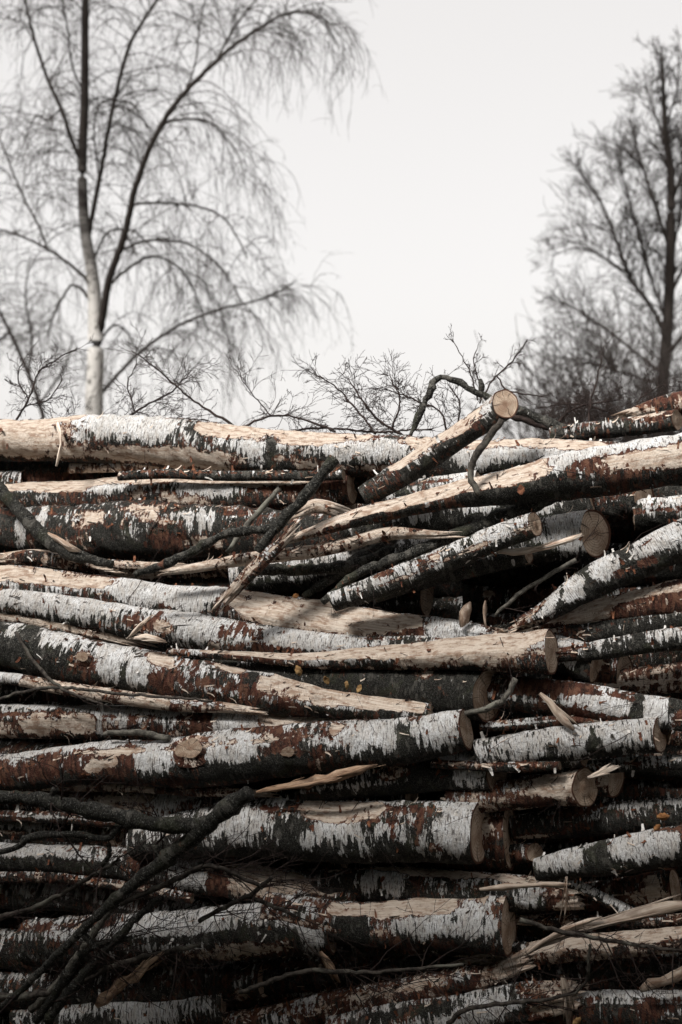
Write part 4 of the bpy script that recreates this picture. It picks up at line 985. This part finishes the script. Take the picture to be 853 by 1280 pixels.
def weeping(rng, P, R, s, out, i):
    L = s[-1]; n = len(P)
    start = .50 if i == 0 else .15
    cnt = int(L * (9.0 if i else 5.0))
    for k in range(cnt):
        x = start + (1 - start) * rng.uniform(0, 1) ** .8; q = min(n - 2, int(x * (n - 1)))
        d = P[q + 1] - P[q]; d /= np.linalg.norm(d); side = rng.normal(0, 1, 3); side[2] = abs(side[2]) * .4; side /= np.linalg.norm(side)
        ln = rng.uniform(.5, 1.3) * (1.1 if x < .7 else .8); m = 8; p = P[q]; pp = [p]; e = d * .7 + side; e /= np.linalg.norm(e)
        for j in range(m):
            e = e + np.array([0, 0, -1.3]) * (ln / m) + rng.normal(0, .10, 3); e /= np.linalg.norm(e); p = p + e * ln / m; pp.append(p)
        pp = np.array(pp); r0 = min(R[q] * .5, .009); out.append((pp, np.linspace(r0, r0 * .4, m + 1)))
        for h in range(int(rng.integers(4, 8))):
            t = int(rng.integers(2, m + 1)); dd = pp[t] - pp[t - 1]; dd /= np.linalg.norm(dd)
            strand(rng, pp[t], dd + rng.normal(0, .55, 3) + np.array([0, 0, .15]), rng.uniform(.3, 1.1), rng.uniform(.003, .0046), out, rng.uniform(2.0, 3.4), 4)

left_limbs = [
 [(118, 520, 11.5), (119, 470, 10.5), (120, 428, 10), (117, 353, 8), (106, 282, 6.5), (103, 202, 6), (106, 126, 5.2), (107, 0, 4.4), (110, -120, 3), (108, -220, 1.5)],
 [(119, 425, 6), (127, 403, 6.5), (136, 353, 6), (156, 292, 5.5), (169, 237, 5), (194, 171, 4.5), (227, 121, 4), (282, 66, 3.2), (328, 33, 2.4), (363, 15, 1.8), (398, 23, 1.2), (421, 55, .7)],
 [(111, 300, 3.6), (113, 282, 4), (126, 217, 3.8), (139, 146, 3.4), (161, 60, 3), (187, 15, 2.4), (220, -30, 1.8), (280, -70, 1)],
 [(103, 205, 3), (96, 190, 3.4), (76, 136, 3.2), (55, 86, 2.8), (35, 15, 2.2), (22, -60, 1.4)],
 [(112, 358, 3), (104, 345, 2.8), (60, 312, 2.2), (0, 287, 1.6), (-60, 290, 1)],
 [(60, 312, 1.8), (50, 285, 1.8), (30, 247, 1.7), (5, 186, 1.4), (-20, 120, 1)],
 [(122, 497, 3), (130, 488, 3), (171, 444, 2.8), (222, 408, 2.4), (277, 386, 2), (333, 372, 1.4), (372, 350, .8)],
 [(140, 354, 2.4), (152, 342, 2.4), (187, 321, 2), (222, 333, 1.7), (247, 373, 1.4), (260, 418, 1)],
 [(150, 312, 2.2), (192, 300, 2), (242, 308, 1.6), (282, 343, 1.2), (310, 390, .8)],
 [(163, 262, 2.4), (178, 254, 2.2), (242, 257, 1.9), (282, 275, 1.5), (310, 323, 1)],
 [(196, 168, 2), (212, 152, 2), (242, 149, 1.8), (267, 156, 1.5), (297, 192, 1), (306, 230, .7)],
 [(118, 322, 2), (136, 290, 1.8), (166, 288, 1.5), (186, 305, 1)],
 [(114, 376, 2.4), (100, 360, 2.2), (86, 360, 2), (66, 398, 1.4), (60, 430, .8)],
 [(124, 432, 2), (134, 414, 2), (146, 406, 1.8), (161, 418, 1.2), (170, 436, .7)],
 [(124, 225, 1.6), (118, 160, 1.6), (128, 128, 1.5), (165, 130, 1.2), (185, 160, .8)],
 [(272, 74, 2), (290, 40, 1.8), (318, 2, 1.5), (345, -30, 1)],
 [(76, 136, 1.6), (60, 150, 1.5), (46, 145, 1.3), (30, 175, .8)],
 [(106, 120, 1.6), (90, 80, 1.6), (84, 30, 1.4), (70, -30, 1)],
 [(230, 118, 1.6), (244, 80, 1.5), (250, 30, 1.2), (262, -20, 1)],
]
tree('weeping birch with forked white trunk and hanging twigs behind the pile', 20.0, left_limbs, 3, twig={'fn': weeping})

def upright(rng, P, R, s, out, i):
    L = s[-1]; n = len(P)
    cnt = int(L * (10.0 if i else 8.5))
    for k in range(cnt):
        x = (.30 if i == 0 else .2) + (.8 if i else .7) * rng.uniform(0, 1); q = min(n - 2, int(min(x, .99) * (n - 1)))
        d = P[q + 1] - P[q]; d /= np.linalg.norm(d); side = rng.normal(0, 1, 3); side /= np.linalg.norm(side)
        ln = rng.uniform(.7, 1.7) * (1.0 if x < .8 else .7) * float(np.clip(1.32 - P[q][2] / 10, .38, 1.0))
        grow(rng, P[q], d * .9 + side * .8 + np.array([0, 0, .3]), ln, min(R[q] * .45, .016), 2, out, 0, .32, 5, .75, .12, 7, .0034, .55)

right_limbs = [
 [(824, 545, 8), (827, 499, 7.6), (833, 430, 7), (837, 353, 6.4), (839, 227, 5), (832, 166, 3.6), (829, 100, 2.2), (827, 62, 1.2)],
 [(830, 470, 3), (800, 445, 2.6), (746, 403, 2), (700, 376, 1.2)],
 [(834, 420, 3.4), (815, 385, 3), (786, 343, 2.8), (756, 262, 2), (722, 212, 1.1)],
 [(837, 310, 3), (822, 265, 2.8), (806, 217, 2.2), (786, 146, 1.2)],
 [(834, 178, 2), (818, 140, 1.6), (806, 105, 1)],
 [(838, 370, 3), (870, 300, 2.6), (900, 220, 2), (910, 150, 1)],
 [(837, 260, 2.6), (858, 200, 2), (868, 130, 1.4), (872, 90, .8)],
 [(836, 440, 3), (880, 390, 2.6), (930, 340, 1.6)],
 [(786, 343, 2), (760, 325, 1.7), (725, 310, 1.3), (690, 320, .8)],
 [(832, 400, 2.4), (812, 340, 2.2), (795, 280, 1.8), (770, 190, 1)],
 [(832, 482, 2.6), (790, 470, 2.2), (740, 455, 1.7), (700, 462, 1)],
 [(831, 160, 1.6), (845, 115, 1.3), (850, 70, .8)],
 [(838, 330, 2), (850, 270, 1.8), (853, 210, 1.4), (848, 160, .9)],
]
tree('tall blurred bare birch with upswept branches at the right edge', 24.0, right_limbs, 9, twig={'fn': upright}, white=.55)

far_limbs = [
 [(60, 560, 3), (48, 500, 2.8), (24, 440, 2.4), (0, 390, 2), (-40, 320, 1.6), (-60, 250, 1)],
 [(36, 468, 2.4), (40, 420, 2), (32, 370, 1.5), (38, 320, .8)],
 [(12, 415, 2.4), (-10, 430, 2), (-50, 420, 1.2)],
 [(50, 505, 2.2), (80, 460, 1.8), (92, 420, 1.2)],
]
tree('faint leaning birch further off, low at the left edge', 30.0, far_limbs, 12, twig={'fn': weeping})

# bare shrubs behind the right end of the crest
def shrub(label, u, v, Y, hgt, seed, n=38):
    rng = np.random.default_rng(seed)
    p, k = at(u, 560, Y); base = np.array([p[0], Y, 0.0])
    top, _ = at(u, v, Y); hgt = max(1.0, top[2])
    out, stems = [], []
    for i in range(n):
        d = np.array([rng.normal(0, .17), rng.normal(0, .17), 1.0])
        grow(rng, base + np.array([rng.normal(0, .15), rng.normal(0, .15), 0]), d, hgt * rng.uniform(.75, 1.02), .022, 3, out, 0, .09, 5, .62, .12, 9, .0036, .42)
    root = bpy.data.objects.new('bare_shrub', None); COL.objects.link(root); root.location = base; tag(root, label, 'shrub', 'bare shrubs behind the pile')
    v_, fc, lc, th = tubes([t for t in out if t[1][0] > .012], 6)
    mesh_obj('stems', v_, fc, M['tree'], root, base, attrs={'lc': lc, 'msk': np.stack([th * 0, th, th], -1)})['kind'] = 'stuff'
    v_, fc, lc, th = tubes([t for t in out if t[1][0] <= .012], 3)
    mesh_obj('crown', v_, fc, M['tree'], root, base, attrs={'lc': lc, 'msk': np.stack([th * 0, th, th], -1)})
shrub('blurred bare shrub left of the right-hand birch, leftmost of the low mass', 712, 476, 18.0, 3, 41)
shrub('dense blurred bare shrub in the middle of the low mass at the right', 750, 462, 19.0, 3, 32)
shrub('blurred bare shrub at the foot of the right-hand birch', 800, 462, 18.5, 3, 33)
shrub('blurred bare shrub cut by the right edge of the picture', 860, 450, 19.5, 3, 34)
